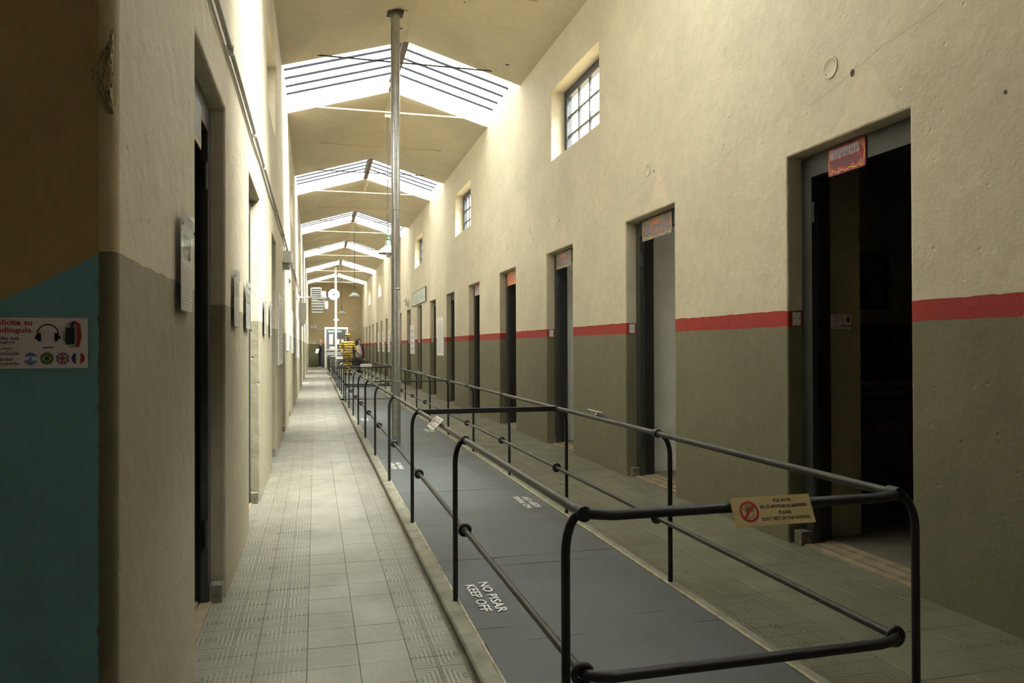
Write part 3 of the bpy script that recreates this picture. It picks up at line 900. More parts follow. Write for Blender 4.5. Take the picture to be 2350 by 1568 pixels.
def audio_sticker(M, w, h, label):
    t = thing('audio_guide_sticker', label, 'sticker', 'audio guide stickers', M=M)
    m = MB(); m.box(-w / 2, w / 2, -h / 2, h / 2, -0.0015, 0.0); m.build('sticker_sheet', M_sticker, t)
    k = w / 0.265; q = h / 0.111
    def P(x, y): return T(x * k, y * q, 0.0002)
    text('Solicite su', 0.078 * k, 0.0125 * q, M_red_print, t, P(-0.0158, 0.0453), bold=0.02)
    text('audioguía', 0.076 * k, 0.0145 * q, M_red_print, t, P(-0.0165, 0.0270), bold=0.02)
    for s_, ww, x, y in (('Solicite sua', 0.060, -0.032, 0.011), ('audioguia', 0.053, -0.0363, 0.0015), ('Ask your', 0.043, -0.0363, -0.012), ('AudioGuide', 0.057, -0.0303, -0.022), ('Demander', 0.050, -0.0372, -0.0346), ('audioguide', 0.057, -0.0303, -0.045)):
        text(s_, ww * k, 0.0082 * q, M_letter_k, t, P(x, y), bold=0.012)
    hq = 0.0536 * k
    m = MB(); headphones(m, hq, 0.020 * q, 0.0205 * k); m.ribbon([(hq - 0.010 * k, -0.0105 * q), (hq + 0.012 * k, -0.0095 * q)], 0.002 * q)
    flat(m, 'headphone_picture', M_letter_k, t)
    pq = 0.1016
    m = MB(); m.disc(pq * k, 0.018 * q, 0.0195 * k, 0.0004, 24, sy=1.5); flat(m, 'player_backdrop', M_photo, t)
    m = MB(); m.rect((pq - 0.013) * k, (pq + 0.005) * k, -0.003 * q, 0.034 * q, 0.0008); m.ribbon([((pq - 0.002) * k, 0.034 * q), ((pq + 0.001) * k, 0.044 * q), ((pq + 0.005) * k, 0.047 * q)], 0.006 * k, 0.0008); flat(m, 'player_picture', M_letter_k, t)
    m = MB(); m.ribbon([((pq + 0.004) * k, 0.047 * q), ((pq + 0.0125) * k, 0.04 * q), ((pq + 0.014) * k, 0.01 * q), ((pq + 0.010) * k, -0.009 * q)], 0.008 * k, 0.0008); flat(m, 'strap_picture', M_red_print, t)
    r = 0.0133 * k
    for i, x in enumerate((0.0202, 0.0519, 0.0828, 0.1136)):
        cx, cy = x * k, -0.034 * q
        m = MB(); m.disc(cx, cy, r, 0.0005, 24); f_ = flat(m, 'flag', (M_letter_w, M_flag_green, M_flag_navy, M_letter_w)[i], t)
        m = MB()
        seg = lambda y0, y1: [(cx + s_ * math.sqrt(max(0, r * r - yy * yy)), cy + yy, 0.0009) for s_, yy in ((-1, y0), (1, y0), (1, (y0 + y1) / 2), (1, y1), (-1, y1), (-1, (y0 + y1) / 2))]
        if i == 0:
            for y0, y1 in ((r * 0.34, r * 0.98), (-r * 0.98, -r * 0.34)): m.add(seg(y0, y1), [(0, 1, 2, 3, 4, 5)])
            flat(m, 'flag_band', M_sky_blue, f_)
            m = MB(); m.disc(cx, cy, r * 0.2, 0.0011, 12); flat(m, 'flag_sun', M_red_print, f_)
        elif i == 1:
            m.add([(cx - r * 0.8, cy, 0.0009), (cx, cy - r * 0.62, 0.0009), (cx + r * 0.8, cy, 0.0009), (cx, cy + r * 0.62, 0.0009)], [(0, 1, 2, 3)]); flat(m, 'flag_diamond', M_flag_yellow, f_)
            m = MB(); m.disc(cx, cy, r * 0.36, 0.0011, 16); flat(m, 'flag_disc', M_flag_navy, f_)
        elif i == 2:
            for a in (45, 135):
                c_, s_ = math.cos(math.radians(a)) * r * 0.97, math.sin(math.radians(a)) * r * 0.97
                m.ribbon([(cx - c_, cy - s_), (cx + c_, cy + s_)], r * 0.26, 0.0009)
            m.rect(cx - r * 0.97, cx + r * 0.97, cy - r * 0.24, cy + r * 0.24, 0.0010); m.rect(cx - r * 0.24, cx + r * 0.24, cy - r * 0.97, cy + r * 0.97, 0.0010)
            flat(m, 'flag_cross', M_letter_w, f_)
            m = MB(); m.rect(cx - r * 0.97, cx + r * 0.97, cy - r * 0.13, cy + r * 0.13, 0.0013); m.rect(cx - r * 0.13, cx + r * 0.13, cy - r * 0.97, cy + r * 0.97, 0.0013)
            for a in (45, 135):
                c_, s_ = math.cos(math.radians(a)) * r * 0.95, math.sin(math.radians(a)) * r * 0.95
                m.ribbon([(cx - c_, cy - s_), (cx + c_, cy + s_)], r * 0.08, 0.0012)
            flat(m, 'flag_cross', M_red_print, f_)
        else:
            def cap(a0, a1): return [(cx + r * math.cos(math.radians(a0 + (a1 - a0) * j / 10)), cy + r * math.sin(math.radians(a0 + (a1 - a0) * j / 10)), 0.0009) for j in range(11)]
            m.add(cap(110, 250), [tuple(range(11))]); flat(m, 'flag_band', M_flag_navy, f_)
            m = MB(); m.add(cap(-70, 70), [tuple(range(11))]); flat(m, 'flag_band', M_red_print, f_)
    return t
audio_sticker(T(-0.622, 1.858, 1.2615) @ FACE_CAM, 0.265, 0.111, 'large audio guide sticker on the teal pier face')
audio_sticker(T(3.285, 4.192, 1.405) @ FACE_CAM, 0.178, 0.092, 'small audio guide sticker inside the nearest doorway on the right')

# number plates with headphones in the far jambs
rp = random.Random(4)
for k in (0, 1, 2, 6, 7, 8, 9, 10, 11, 12, 13, 14):
    b = DOORS_R[k][1]
    t = thing('audio_guide_plate', 'small white headphone plate in the jamb of the %s doorway on the right' % ORD[k], 'plate', 'headphone plates on the red band', M=T(R + 0.066, b - 0.0005, 1.422) @ FACE_CAM)
    m = MB(); m.box(-0.029, 0.029, -0.042, 0.042, -0.001, 0.0025); m.build('plate', M_sign_w, t)
    if k < 3:
        m = MB(); headphones(m, 0, 0.008, 0.019, 0.0031); flat(m, 'headphone_symbol', M_letter_g, t)
        text('118', 0.024, 0.011, M_letter_g, t, T(0.002, -0.029, 0.0026), 'number')
    else:
        m = MB(); m.rect(-0.016, 0.016, -0.012, 0.02, 0.0031); flat(m, 'headphone_symbol', M_letter_g, t)

# painted name boards over the doorways
def scroll(cx, cy, r, a0, turns, s_=1, n=18):
    return [(cx + s_ * r * (1 - 0.75 * i / n) * math.cos(a0 + turns * 2 * PI * i / n), cy + r * (1 - 0.75 * i / n) * math.sin(a0 + turns * 2 * PI * i / n)) for i in range(n + 1)]
M_pink = mat('board_crimson', (0.36, 0.035, 0.075), 0.6, var=0.25, vs=30)
M_lilac = mat('board_lilac', (0.42, 0.34, 0.46), 0.4, var=0.2, vs=30)
M_slateblue = mat('board_slate', (0.16, 0.155, 0.17), 0.45, var=0.25, vs=25)
M_orange = mat('board_orange', (0.55, 0.17, 0.08), 0.45, var=0.2, vs=40)
M_gold = mat('gold_scroll', (0.62, 0.42, 0.06), 0.45)
M_rose = mat('rose_letters', (0.55, 0.13, 0.14), 0.5)
M_greyviolet = mat('grey_violet', (0.12, 0.10, 0.13), 0.6)
def name_board(k, xoff, yc, w, zt, h, base, kind, label):
    t = thing('door_name_board', label, 'sign', 'painted boards over the doorways', M=T(R + xoff, yc, zt - h / 2) @ FACE_LEFT)
    m = MB(); m.prism([(-w / 2 + 0.01, -h / 2), (w / 2 - 0.01, -h / 2), (w / 2, -h / 2 + 0.01), (w / 2, h / 2 - 0.01), (w / 2 - 0.01, h / 2), (-w / 2 + 0.01, h / 2), (-w / 2, h / 2 - 0.01), (-w / 2, -h / 2 + 0.01)], 0.005, M=T(0, 0, -0.005)); m.build('panel', base, t)
    g = MB(); a, b = w / 2, h / 2
    for sx in (-1, 1):
        g.ribbon([(sx * (a - 0.012), b * 0.6), (sx * (a - 0.008), 0), (sx * (a - 0.014), -b * 0.6)], 0.007)
        g.ribbon(scroll(sx * (a - 0.028), -b + 0.024, 0.02, PI / 2, 1.1, sx), 0.006)
        g.ribbon(scroll(sx * (a * 0.35), -b + 0.022, 0.017, -PI / 2, 1.2, sx), 0.005)
        g.ribbon([(sx * (a - 0.03), -b + 0.01), (sx * a * 0.7, -b + 0.028), (sx * a * 0.5, -b + 0.012), (sx * a * 0.2, -b + 0.022), (0, -b + 0.012)], 0.007)
        g.ribbon(scroll(sx * (a - 0.03), b - 0.026, 0.02, -PI / 2, 1.1, sx), 0.006)
        if kind != 1: g.ribbon([(sx * (a - 0.05), b - 0.012), (sx * a * 0.6, b - 0.03), (sx * a * 0.4, b - 0.012), (0, b - 0.012)], 0.006)
    flat(g, 'scrollwork', M_gold, t)
    if kind == 1:
        m = MB(); m.rect(-a + 0.02, a - 0.05, 0.012, b - 0.012, 0.0004); flat(m, 'lilac_field', M_lilac, t)
        m = MB(); rn = random.Random(2)
        for i in range(10):
            x = -w * 0.33 + w * 0.58 * i / 9; y = h * 0.17 + 0.004 * math.sin(i)
            m.ribbon([(x, y - h * 0.09), (x + 0.004, y + h * 0.09)], 0.006, 0.0008)
            if i % 2: m.ribbon([(x, y + h * 0.08 * rn.choice((-1, 0, 1))), (x + 0.014, y + h * 0.08 * rn.choice((-1, 0, 1)))], 0.005, 0.0008)
        flat(m, 'worn_lettering', M_greyviolet, t)
        text('VELEROS', w * 0.72, h * 0.24, M_greyviolet, t, T(-0.01, -h * 0.12, 0.0005), bold=0.03)
    else:
        m = MB(); rn = random.Random(k)
        m.rect(-a * 0.42, a * 0.28, b * 0.30, b * 0.72, 0.0004)
        flat(m, 'title_field', M_orange, t)
        m = MB(); n_ = 15
        for i in range(n_):
            x = -a * 0.90 + a * 1.8 * i / (n_ - 1)
            yb = -b * 0.10 + b * 0.22 * math.cos((i / (n_ - 1) - 0.1) * 2 * PI * 1.1)
            if i in (3, 11): continue
            m.ribbon([(x, yb - b * 0.30), (x, yb + b * 0.26)], a * 0.035, 0.0008)
            if rn.random() < 0.6: m.ribbon([(x, yb + b * 0.22 * rn.choice((-1, 0, 1))), (x + a * 0.085, yb + b * 0.22 * rn.choice((-1, 0, 1)))], b * 0.09, 0.0008)
        flat(m, 'worn_lettering', M_rose, t)
    for sx in (-0.45, 0.45):
        m = MB(); m.tube([(w * sx * 0.2, b - 0.006, 0), (w * sx * 0.2, b - 0.006, 0.002)], 0.003, 8); m.build('screw', M_black, t)
    return t
name_board(0, 0.100, 3.762, 0.322, 2.432, 0.165, M_pink, 1, 'crimson painted board with gold scrolls over the nearest doorway')
name_board(1, 0.100, 6.297, 0.615, 2.432, 0.192, M_slateblue, 2, 'slate board with rose lettering over the second doorway')
name_board(2, 0.100, 8.945, 0.58, 2.438, 0.203, M_slateblue, 2, 'slate board with rose lettering over the third doorway')
name_board(3, 0.100, 11.51, 0.60, 2.438, 0.21, M_orange, 3, 'orange painted board over the fourth doorway')
name_board(4, 0.100, 14.07, 0.60, 2.438, 0.20, M_lilac, 4, 'pale lilac board over the fifth doorway')
t = thing('door_name_board', 'grey weathered board under the lintel of the nearest doorway on the left', 'sign', 'painted boards over the doorways', M=T(L - 0.066, 3.37, 2.25) @ FACE_RIGHT)
m = MB(); m.box(-0.30, 0.30, -0.10, 0.10, -0.005, 0); m.build('panel', M_slateblue, t)
m = MB(); m.ribbon([(-0.29, -0.088), (0.29, -0.088)], 0.012); m.ribbon([(0.285, -0.09), (0.285, 0.09)], 0.010); flat(m, 'border', M_gold, t)

ceil_near = [o_ for o_ in C.objects if o_.name.startswith('ceiling') and o_.get('kind') == 'structure' and abs(o_.bound_box[0][1] - SKY[0][1]) < 0.01]
if ceil_near:
    for x, y, r_ in ((1.12, 9.55, 0.012), (1.10, 10.1, 0.022), (1.75, 8.9, 0.010), (2.60, 10.1, 0.03)):
        m = MB(); m.lathe([(0.0001, -0.003), (r_, -0.002), (r_ * 1.1, 0.002)], 9, M=T(x, y, roof(x)) @ Matrix.Diagonal((1.6, 0.7, 1, 1))); m.build('ceiling_hole', M_black, ceil_near[0])

# round covers and pale plaster patches on the right wall
random.seed(21)
for k, (y, z, r) in enumerate(((3.765, 2.866, 0.062), (6.254, 2.841, 0.055), (8.88, 2.836, 0.055), (10.12, 2.876, 0.05), (11.41, 2.81, 0.05), (14.0, 2.82, 0.05), (16.6, 2.83, 0.05), (19.2, 2.83, 0.05))):
    t = thing('wall_disc', 'round painted-over cover, %s along the right wall above the doors' % ORD[k], 'cover', 'round covers on the wall', M=T(R - 0.0005, y, z) @ FACE_LEFT)
    m = MB(); m.lathe([(0.001, 0.003), (r * 0.86, 0.003), (r * 0.90, 0.0045), (r, 0.0045), (r + 0.003, 0.0)], 26); m.build('disc', M_wall_r, t)
    m = MB(); m.ring(r + 0.001, r + 0.004, 0.0012, 20, a0=-1.5, a1=1.2); m.build('painted_shadow', M_block, t)  # dark arc on one side of the disc imitates its shadow
    for sx in (-1, 1):
        m = MB(); m.lathe([(0.0001, 0.0045), (0.004, 0.004), (0.005, 0.002)], 8, M=T(sx * r * 0.6, sx * r * 0.4, 0)); m.build('screw', M_block, t)
def blob(pts, M, name, mt, par, h=0.0022):
    m = MB(); m.prism(pts, h, M=M); return m.build(name, mt, par)
def wobble(cx, cy, prof, n=30, seed=0):
    rn = random.Random(seed); out = []
    for i in range(n):
        a = 2 * PI * i / n; r = prof(a) * (1 + 0.06 * (rn.random() - 0.5))
        out.append((cx + r * math.cos(a), cy + r * math.sin(a)))
    return out
for (y, z, w, h, sd) in ((3.55, 2.60, 0.30, 0.20, 1), (6.10, 2.60, 0.24, 0.19, 2), (8.70, 2.60, 0.22, 0.17, 3)):
    out = []; rn = random.Random(sd); n_ = 26
    for i in range(n_):
        u = i / (n_ - 1)
        out.append((-w + 2 * w * u, -h * 0.62 + h * 1.5 * math.exp(-((u - 0.62) / 0.26) ** 2) + 0.012 * rn.random()))
    out = [(-w, -h * 0.70)] + out + [(w, -h * 0.70)]
    out = out[::-1]
    mb_ = MB(); mb_.add([(x_, y_, 0.0007) for x_, y_ in out[::-1]], [tuple(range(len(out)))]); flat(mb_, 'plaster_patch', M_patch, wall_right, T(R, y, z) @ FACE_LEFT)
for (y, z, r, sd) in ((3.58, 2.772, 0.016, 5), (6.13, 2.80, 0.010, 6), (8.80, 2.80, 0.008, 7), (12.5, 3.4, 0.012, 9), (2.62, 2.35, 0.008, 10)):
    blob(wobble(0, 0, lambda a: r * (1 + 0.3 * math.sin(a) ** 2), 12, sd), T(R - 0.001, y, z) @ FACE_LEFT, 'wall_hole', M_black, wall_right, 0.0008)
M_crack = mat('crack_line', (0.36, 0.30, 0.19), 0.9)
def crack(pts, M, par, w):
    rn = random.Random(len(pts)); out = []
    for i in range(len(pts) - 1):
        for j in range(6):
            u = j / 6
            out.append((pts[i][0] + (pts[i + 1][0] - pts[i][0]) * u + rn.uniform(-1, 1) * 0.008, pts[i][1] + (pts[i + 1][1] - pts[i][1]) * u + rn.uniform(-1, 1) * 0.008))
    m = MB(); m.ribbon(out, w, 0.0004); return flat(m, 'crack', M_crack, par, M)
crack([(-3.95, 2.70), (-3.7, 2.75), (-3.4, 2.83), (-3.0, 2.86), (-2.7, 2.98)], T(R - 0.0004, 0, 0) @ FACE_LEFT, wall_right, 0.0028)
crack([(-5.3, 2.62), (-4.8, 2.66), (-4.45, 2.74)], T(R - 0.0004, 0, 0) @ FACE_LEFT, wall_right, 0.002)
crack([(-6.9, 2.66), (-6.5, 2.72), (-6.3, 2.76)], T(R - 0.0004, 0, 0) @ FACE_LEFT, wall_right, 0.002)
crack([(-8.8, 2.9), (-8.75, 3.3), (-8.8, 3.6)], T(R - 0.0004, 0, 0) @ FACE_LEFT, wall_right, 0.002)
crack([(-9.95, 3.0), (-9.9, 3.6), (-9.98, 4.2)], T(R - 0.0004, 0, 0) @ FACE_LEFT, wall_right, 0.0025)

# ------------------------------------------------------------------ left wall: plaques, posters, conduit
def plaque(ya, yb, za, zb, label, seed):
    w, h = yb - ya, zb - za
    t = thing('info_plaque', label, 'plaque', 'clear plaques on the left wall', M=T(L + 0.022, (ya + yb) / 2, (za + zb) / 2) @ FACE_RIGHT)
    m = MB(); m.box(-w / 2, w / 2, -h / 2, h / 2, -0.004, 0.0); m.build('acrylic_sheet', M_acryl, t)
    m = MB(); m.box(-w / 2 + 0.012, w / 2 - 0.012, -h / 2 + 0.008, h / 2 - 0.05, -0.0055, -0.0045); m.build('paper', M_paper, t)
    m = MB(); m.rect(-w * 0.30, w * 0.30, h * 0.02, h * 0.26, -0.004); flat(m, 'picture', M_photo, t)
    m = MB(); m.rect(-w * 0.40, w * 0.40, h * 0.36, h * 0.46, 0.0003); print_lines(m, -w * 0.40, w * 0.40, -h * 0.44, -h * 0.03, 13, random.Random(seed), 0.35, z=-0.0042); flat(m, 'print', M_letter_g, t)['kind'] = 'stuff'
    for sx in (-1, 1):
        m = MB(); m.tube([(sx * (w / 2 - 0.012), h * 0.34, 0.0), (sx * (w / 2 - 0.012), h * 0.34, 0.002)], 0.0045, 8); m.build('standoff', M_black, t)
plaque(2.605, 2.862, 1.366, 1.706, 'clear plaque with printed text left of the nearest left doorway', 1)
plaque(4.25, 4.52, 1.36, 1.685, 'clear plaque just past the nearest left doorway', 2)
plaque(4.955, 5.265, 1.364, 1.683, 'clear plaque just before the second left doorway', 3)
plaque(6.70, 6.99, 1.36, 1.69, 'clear plaque just past the second left doorway on the brightest pier', 4)
plaque(7.55, 7.83, 1.36, 1.697, 'clear plaque just before the third left doorway on the brightest pier', 5)

def poster(side, ya, yb, za, zb, kind, label, seed):
    w, h = yb - ya, zb - za
    X, FR = (L + 0.012, FACE_RIGHT) if side else (R - 0.012, FACE_LEFT)
    t = thing('wall_poster', label, 'poster', 'text posters between the doorways', M=T(X, (ya + yb) / 2, (za + zb) / 2) @ FR)
    m = MB(); m.box(-w / 2, w / 2, -h / 2, h / 2, -0.011, 0.0); m.build('board', M_sign_w, t)
    rn = random.Random(seed); m = MB()
    if kind == 'text':
        m.rect(-w * 0.12, w * 0.12, h * 0.40, h * 0.43)
        print_lines(m, -w * 0.42, w * 0.42, -h * 0.44, h * 0.36, 22, rn, 0.4)
    else:
        for i in range(4):
            for j in range(2):
                for q in range(2):
                    x = (-0.32 + 0.42 * j + 0.16 * q) * w; y = (0.24 - 0.2 * i - 0.03 * rn.random()) * h
                    m.rect(x, x + w * 0.11, y, y + h * 0.10)
    flat(m, 'print', M_letter_g, t)['kind'] = 'stuff'
poster(1, 9.39, 10.59, 1.035, 1.91, 'text', 'large grey text poster on the left wall before the fourth doorway', 1)
poster(1, 12.1, 13.1, 1.20, 1.98, 'text', 'narrow text poster on the left wall past the fourth doorway', 2)
poster(1, 14.75, 15.8, 1.14, 1.94, 'text', 'text poster on the left wall past the fifth doorway', 3)
poster(1, 17.45, 18.35, 1.03, 1.95, 'text', 'text poster on the left wall past the sixth doorway', 4)
poster(1, 20.2, 20.95, 0.98, 1.99, 'pics', 'picture poster on the left wall below the heater', 5)
poster(1, 25.2, 26.1, 1.0, 1.95, 'text', 'far text poster on the left wall beyond the heater', 6)
poster(0, 17.43, 18.42, 1.045, 1.955, 'text', 'tall white text poster before the seventh right doorway', 7)
poster(0, 22.75, 23.80, 1.04, 1.93, 'pics', 'poster of small pictures past the eighth right doorway', 8)
poster(0, 30.5, 31.5, 1.04, 1.93, 'pics', 'far poster of pictures on the right wall, nearest of three', 9)
poster(0, 33.1, 34.1, 1.04, 1.93, 'pics', 'far poster of pictures on the right wall, middle of three', 10)
poster(0, 35.7, 36.7, 1.04, 1.93, 'pics', 'far poster of pictures on the right wall, farthest of three', 11)
t = thing('wall_board', 'long pale green board fixed above the eighth right doorway', 'board', M=T(R - 0.02, 21.75, 2.69) @ FACE_LEFT)
m = MB(); m.box(-1.45, 1.45, -0.19, 0.19, -0.018, 0.004); m.build('board', M_hang, t)
m = MB()
for x0, x1, y0, y1 in ((-1.47, 1.47, 0.19, 0.205), (-1.47, 1.47, -0.205, -0.19), (-1.47, -1.45, -0.19, 0.19), (1.45, 1.47, -0.19, 0.19)): m.box(x0, x1, y0, y1, -0.018, 0.008)
m.build('edging', M_frame, t)

# conduit along the left wall
cz = 2.758
t = thing('wall_conduit', 'grey conduit pipe clipped along the left wall above the doors', 'pipe', loc=(L, 0, 0))
for a, b in ((2.05, 6.6), (6.6, 12.3), (12.3, 20.5), (20.5, 36.0)):
    m = MB(); m.tube([(0.022, a, cz + 0.012 * math.sin(a)), (0.022, (a + b) / 2, cz + 0.008), (0.022, b, cz + 0.012 * math.sin(b))], 0.0125, 10); m.build('pipe_section', M_conduit, t)
clip = MB().box(0.0, 0.038, -0.02, 0.02, -0.02, 0.02).mesh('clip', M_plastic)
for y in (4.05, 5.6, 6.6, 8.8, 10.6, 12.3, 14.8, 17.5, 20.5, 24, 28): link('clip', clip, t, T(0, y, cz))
m = MB(); n_ = 40
m.tube([(0.010, 2.05 + i * 0.6, cz - 0.035 + 0.012 * math.sin(i * 1.9)) for i in range(n_)], 0.0055, 6); tag(m.build('wall_cable', M_conduit), 'thin sagging cable just below the conduit on the left wall', 'cable').location.x = L
def spot_unit(M, label):
    t = thing('emergency_light', label, 'light', 'twin-spot emergency lights', M=M)
    m = MB(); m.cbox(-0.20, 0.20, -0.055, 0.055, 0.0, 0.10, 0.012); m.build('case', M_plastic, t)
    for sx in (-1, 1):
        m = MB(); m.lathe([(0.02, 0.0), (0.07, 0.05), (0.075, 0.07), (0.06, 0.072), (0.001, 0.065)], 16, M=T(sx * 0.12, 0.12, 0.05)); m.build('spot', M_plastic, t)
    m = MB(); m.tube([(0.03, 0.05, 0.01), (0.05, 0.16, 0.012), (0.0, 0.26, 0.012), (0.02, 0.42, 0.012)], 0.006, 6); m.build('cable', M_plastic, t)
spot_unit(T(R, 24.5, 2.66) @ FACE_LEFT, 'twin-spot emergency light on the right wall past the pale green board')
spot_unit(T(-0.13, YE, 2.51) @ FACE_CAM, 'twin-spot emergency light on the end wall above the dado')
t = thing('junction_box', 'cream box lamp above the fourth left doorway', 'box', M=T(L, 11.2, 2.52) @ FACE_RIGHT)
m = MB(); m.cbox(-0.20, 0.20, -0.085, 0.085, 0.0, 0.12, 0.02); m.build('case', M_plastic, t)
m = MB(); m.cbox(-0.17, 0.17, -0.15, -0.085, 0.0, 0.085, 0.01); m.build('lower_case', M_conduit, t)
m = MB(); m.tube([(0.1, 0.085, 0.02), (0.3, 0.24, 0.012), (0.6, 0.30, 0.012), (0.8, 0.2, 0.012)], 0.006, 6); m.build('cable', M_plastic, t)

# ------------------------------------------------------------------ heater on its bracket
t = thing('air_heater', 'grey louvred air heater on a bracket from the left wall', 'heater', loc=(0.0, 21.3, 2.2))
m = MB(); m.box(-0.125, 0.165, 0.0, 0.02, 0.68, 0.695).box(-0.125, 0.165, 0.0, 0.02, 0.44, 0.452)
m.box(-0.125, -0.108, 0.0, 0.45, 0.44, 0.695).box(0.15, 0.165, 0.0, 0.45, 0.44, 0.695).box(-0.125, 0.165, 0.43, 0.45, 0.44, 0.695); m.build('louvre_case', M_plastic, t)
m = MB(); m.box(-0.108, 0.15, 0.05, 0.06, 0.45, 0.68); m.build('grille_back', M_black, t)
sl = MB().box(-0.108, 0.15, -0.004, 0.045, -0.012, 0.012).mesh('slat', M_plastic)
for i in range(4): link('slat', sl, t, T(0, 0, 0.488 + i * 0.056))
m = MB()
for i in range(6):
    z0 = 0.0 + i * 0.075; f_ = 0.10 * (1 - (i / 5.0)) ** 1.5
    m.box(-0.105 + 0.04 * f_, 0.255 - 0.5 * f_ , 0.02 + f_, 0.42, z0, z0 + 0.066)
m.build('ribbed_body', M_heater, t)
m = MB(); m.box(0.17, 0.285, 0.10, 0.40, 0.40, 0.60); m.build('side_box', M_plastic, t)
m = MB()
for i in range(5): m.rect(0.06 + i * 0.032, 0.084 + i * 0.032, 0.345, 0.372, 0.0)
o = link('worn_brand_print', m.mesh('worn_brand_print', M_black), t); o.matrix_basis = T(0, 0.018, 0) @ RX(90)
m = MB(); m.lathe([(0.001, 0.05), (0.05, 0.045), (0.06, 0.0), (0.06, -0.16), (0.03, -0.2), (0.001, -0.2)], 14, M=T(0.285, 0.12, 0.28)); m.build('valve', M_plastic, t)
m = MB()
for y in (0.05, 0.36): m.box(L, 0.30, y, y + 0.03, 0.415, 0.445)
m.box(L, L + 0.012, 0.02, 0.42, 0.30, 0.52); m.build('bracket', M_plastic, t)
poly = [(-0.02, 0.0), (0.155, 0.0), (0.155, -0.42)] + [(0.155 - 0.175 * (1 - math.cos(PI / 2 * i / 8)), -0.42 - 0.29 * math.sin(PI / 2 * i / 8)) for i in range(1, 9)]
m = MB(); m.prism(poly[::-1], 0.035, M=T(L + 0.03, 22.9, 2.56) @ RX(90))
tag(m.build('hanging_panel', M_plastic), 'white panel with a rounded lower corner hanging under the heater bracket', 'panel')

# ------------------------------------------------------------------ booth and end wall fittings
BXa, BXb, BYa, BYb, BZt = 0.54, 1.93, 46.9, 48.6, 2.47
t = thing('glazed_booth', 'white-framed glazed booth against the end of the corridor', 'booth', loc=(0, 0, 0))
pm_ = MB().box(-0.05, 0.05, -0.05, 0.05, 0.0, BZt).mesh('corner_post', M_plastic)
for x in (BXa + 0.05, BXb - 0.05):
    for y in (BYa + 0.05, BYb - 0.05): link('corner_post', pm_, t, T(x, y, 0))
m = MB(); m.box(BXa + 0.10, BXb - 0.10, BYa, BYa + 0.06, BZt - 0.12, BZt).box(BXa, BXa + 0.06, BYa + 0.1, BYb - 0.1, BZt - 0.12, BZt).box(BXb - 0.06, BXb, BYa + 0.1, BYb - 0.1, BZt - 0.12, BZt); m.build('head_rail', M_plastic, t)
m = MB(); m.box(BXa + 0.10, BXb - 0.10, BYa - 0.03, BYa + 0.07, 1.06, 1.13); m.build('sill', M_plastic, t)
m = MB(); m.box(BXa + 0.10, BXb - 0.10, BYa + 0.01, BYa + 0.05, 0.02, 1.06); m.build('front_panel', M_heater, t)
m = MB(); m.box(BXa + 0.01, BXa + 0.05, BYa + 0.1, BYb - 0.1, 0.02, BZt - 0.12); m.build('side_panel', M_plastic, t)
m = MB(); m.box(BXb - 0.05, BXb - 0.01, BYa + 0.1, BYb - 0.1, 0.02, 1.06); m.build('side_panel', M_heater, t)
m = MB(); m.box(BXa + 0.05, BXb - 0.05, BYb - 0.05, BYb - 0.01, 0.02, BZt - 0.12); m.build('rear_panel', M_slateblue, t)
mx_ = (BXa + BXb) / 2
m = MB(); m.box(mx_ - 0.03, mx_ + 0.03, BYa + 0.01, BYa + 0.05, 1.13, BZt - 0.12); m.build('mullion', M_plastic, t)
for x0, x1 in ((BXa + 0.10, mx_ - 0.03), (mx_ + 0.03, BXb - 0.10)):
    m = MB(); m.box(x0, x1, BYa + 0.028, BYa + 0.032, 1.13, BZt - 0.12); m.build('pane', M_glass, t)
for x0, x1, z0, z1 in ((0.80, 1.03, 1.42, 2.05), (1.20, 1.42, 1.42, 1.75), (0.82, 1.28, 1.14, 1.30), (1.50, 1.66, 1.40, 1.74)):
    m = MB(); m.box(x0, x1, BYa + 0.022, BYa + 0.027, z0, z1); m.build('notice_sheet', M_paper, t)
for x0, x1 in ((0.74, 1.10), (1.18, 1.55)):
    m = MB(); m.box(x0, x1, BYa + 0.02, BYa + 0.027, 2.16, 2.27); m.build('header_sticker', mat('pale_teal_print', (0.30, 0.50, 0.48), 0.5), t)
m = MB(); m.box(0.66, 1.60, BYa - 0.005, BYa + 0.008, 0.62, 0.98); m.build('front_notice', M_poster, t)
YT = YE - 0.002
m = MB(); m.box(L + 0.031, 0.50, YE - 0.03, YT, 2.40, 2.43).box(1.95, 2.50, YE - 0.03, YT, 2.40, 2.43).box(2.47, 2.50, YE - 0.03, YT, 2.43, 2.75); m.box(L + 0.003, L + 0.03, YE - 0.03, YT, 2.40, 2.9); m.box(0.50, 1.95, YE - 0.03, YT, 2.40, 2.43)
tag(m.build('cable_trunking', M_plastic), 'white cable trunking along the end wall above the booth', 'trunking')
t = thing('wall_socket', 'small white socket at the dado line of the end wall', 'socket', M=T(-0.1, YE, 1.53) @ FACE_CAM)
m = MB(); m.cbox(-0.06, 0.06, -0.06, 0.06, 0, 0.03, 0.01); m.build('plate', M_plastic, t)
m = MB(); m.disc(0, 0, 0.03, 0.0305, 14); flat(m, 'socket_face', M_heater, t)

# white stop block lying by a far left doorway
t = thing('loose_block', 'small white block lying by a far left doorway', 'block', loc=(L + 0.02, 26.6, 0.0))
m = MB(); m.cbox(-0.02, 0.16, -0.1, 0.1, 0.0, 0.055, 0.012); m.build('block', M_plastic, t)
m = MB(); m.box(0.16, 0.20, -0.06, 0.06, 0.0, 0.03); m.build('tongue', M_plastic, t)

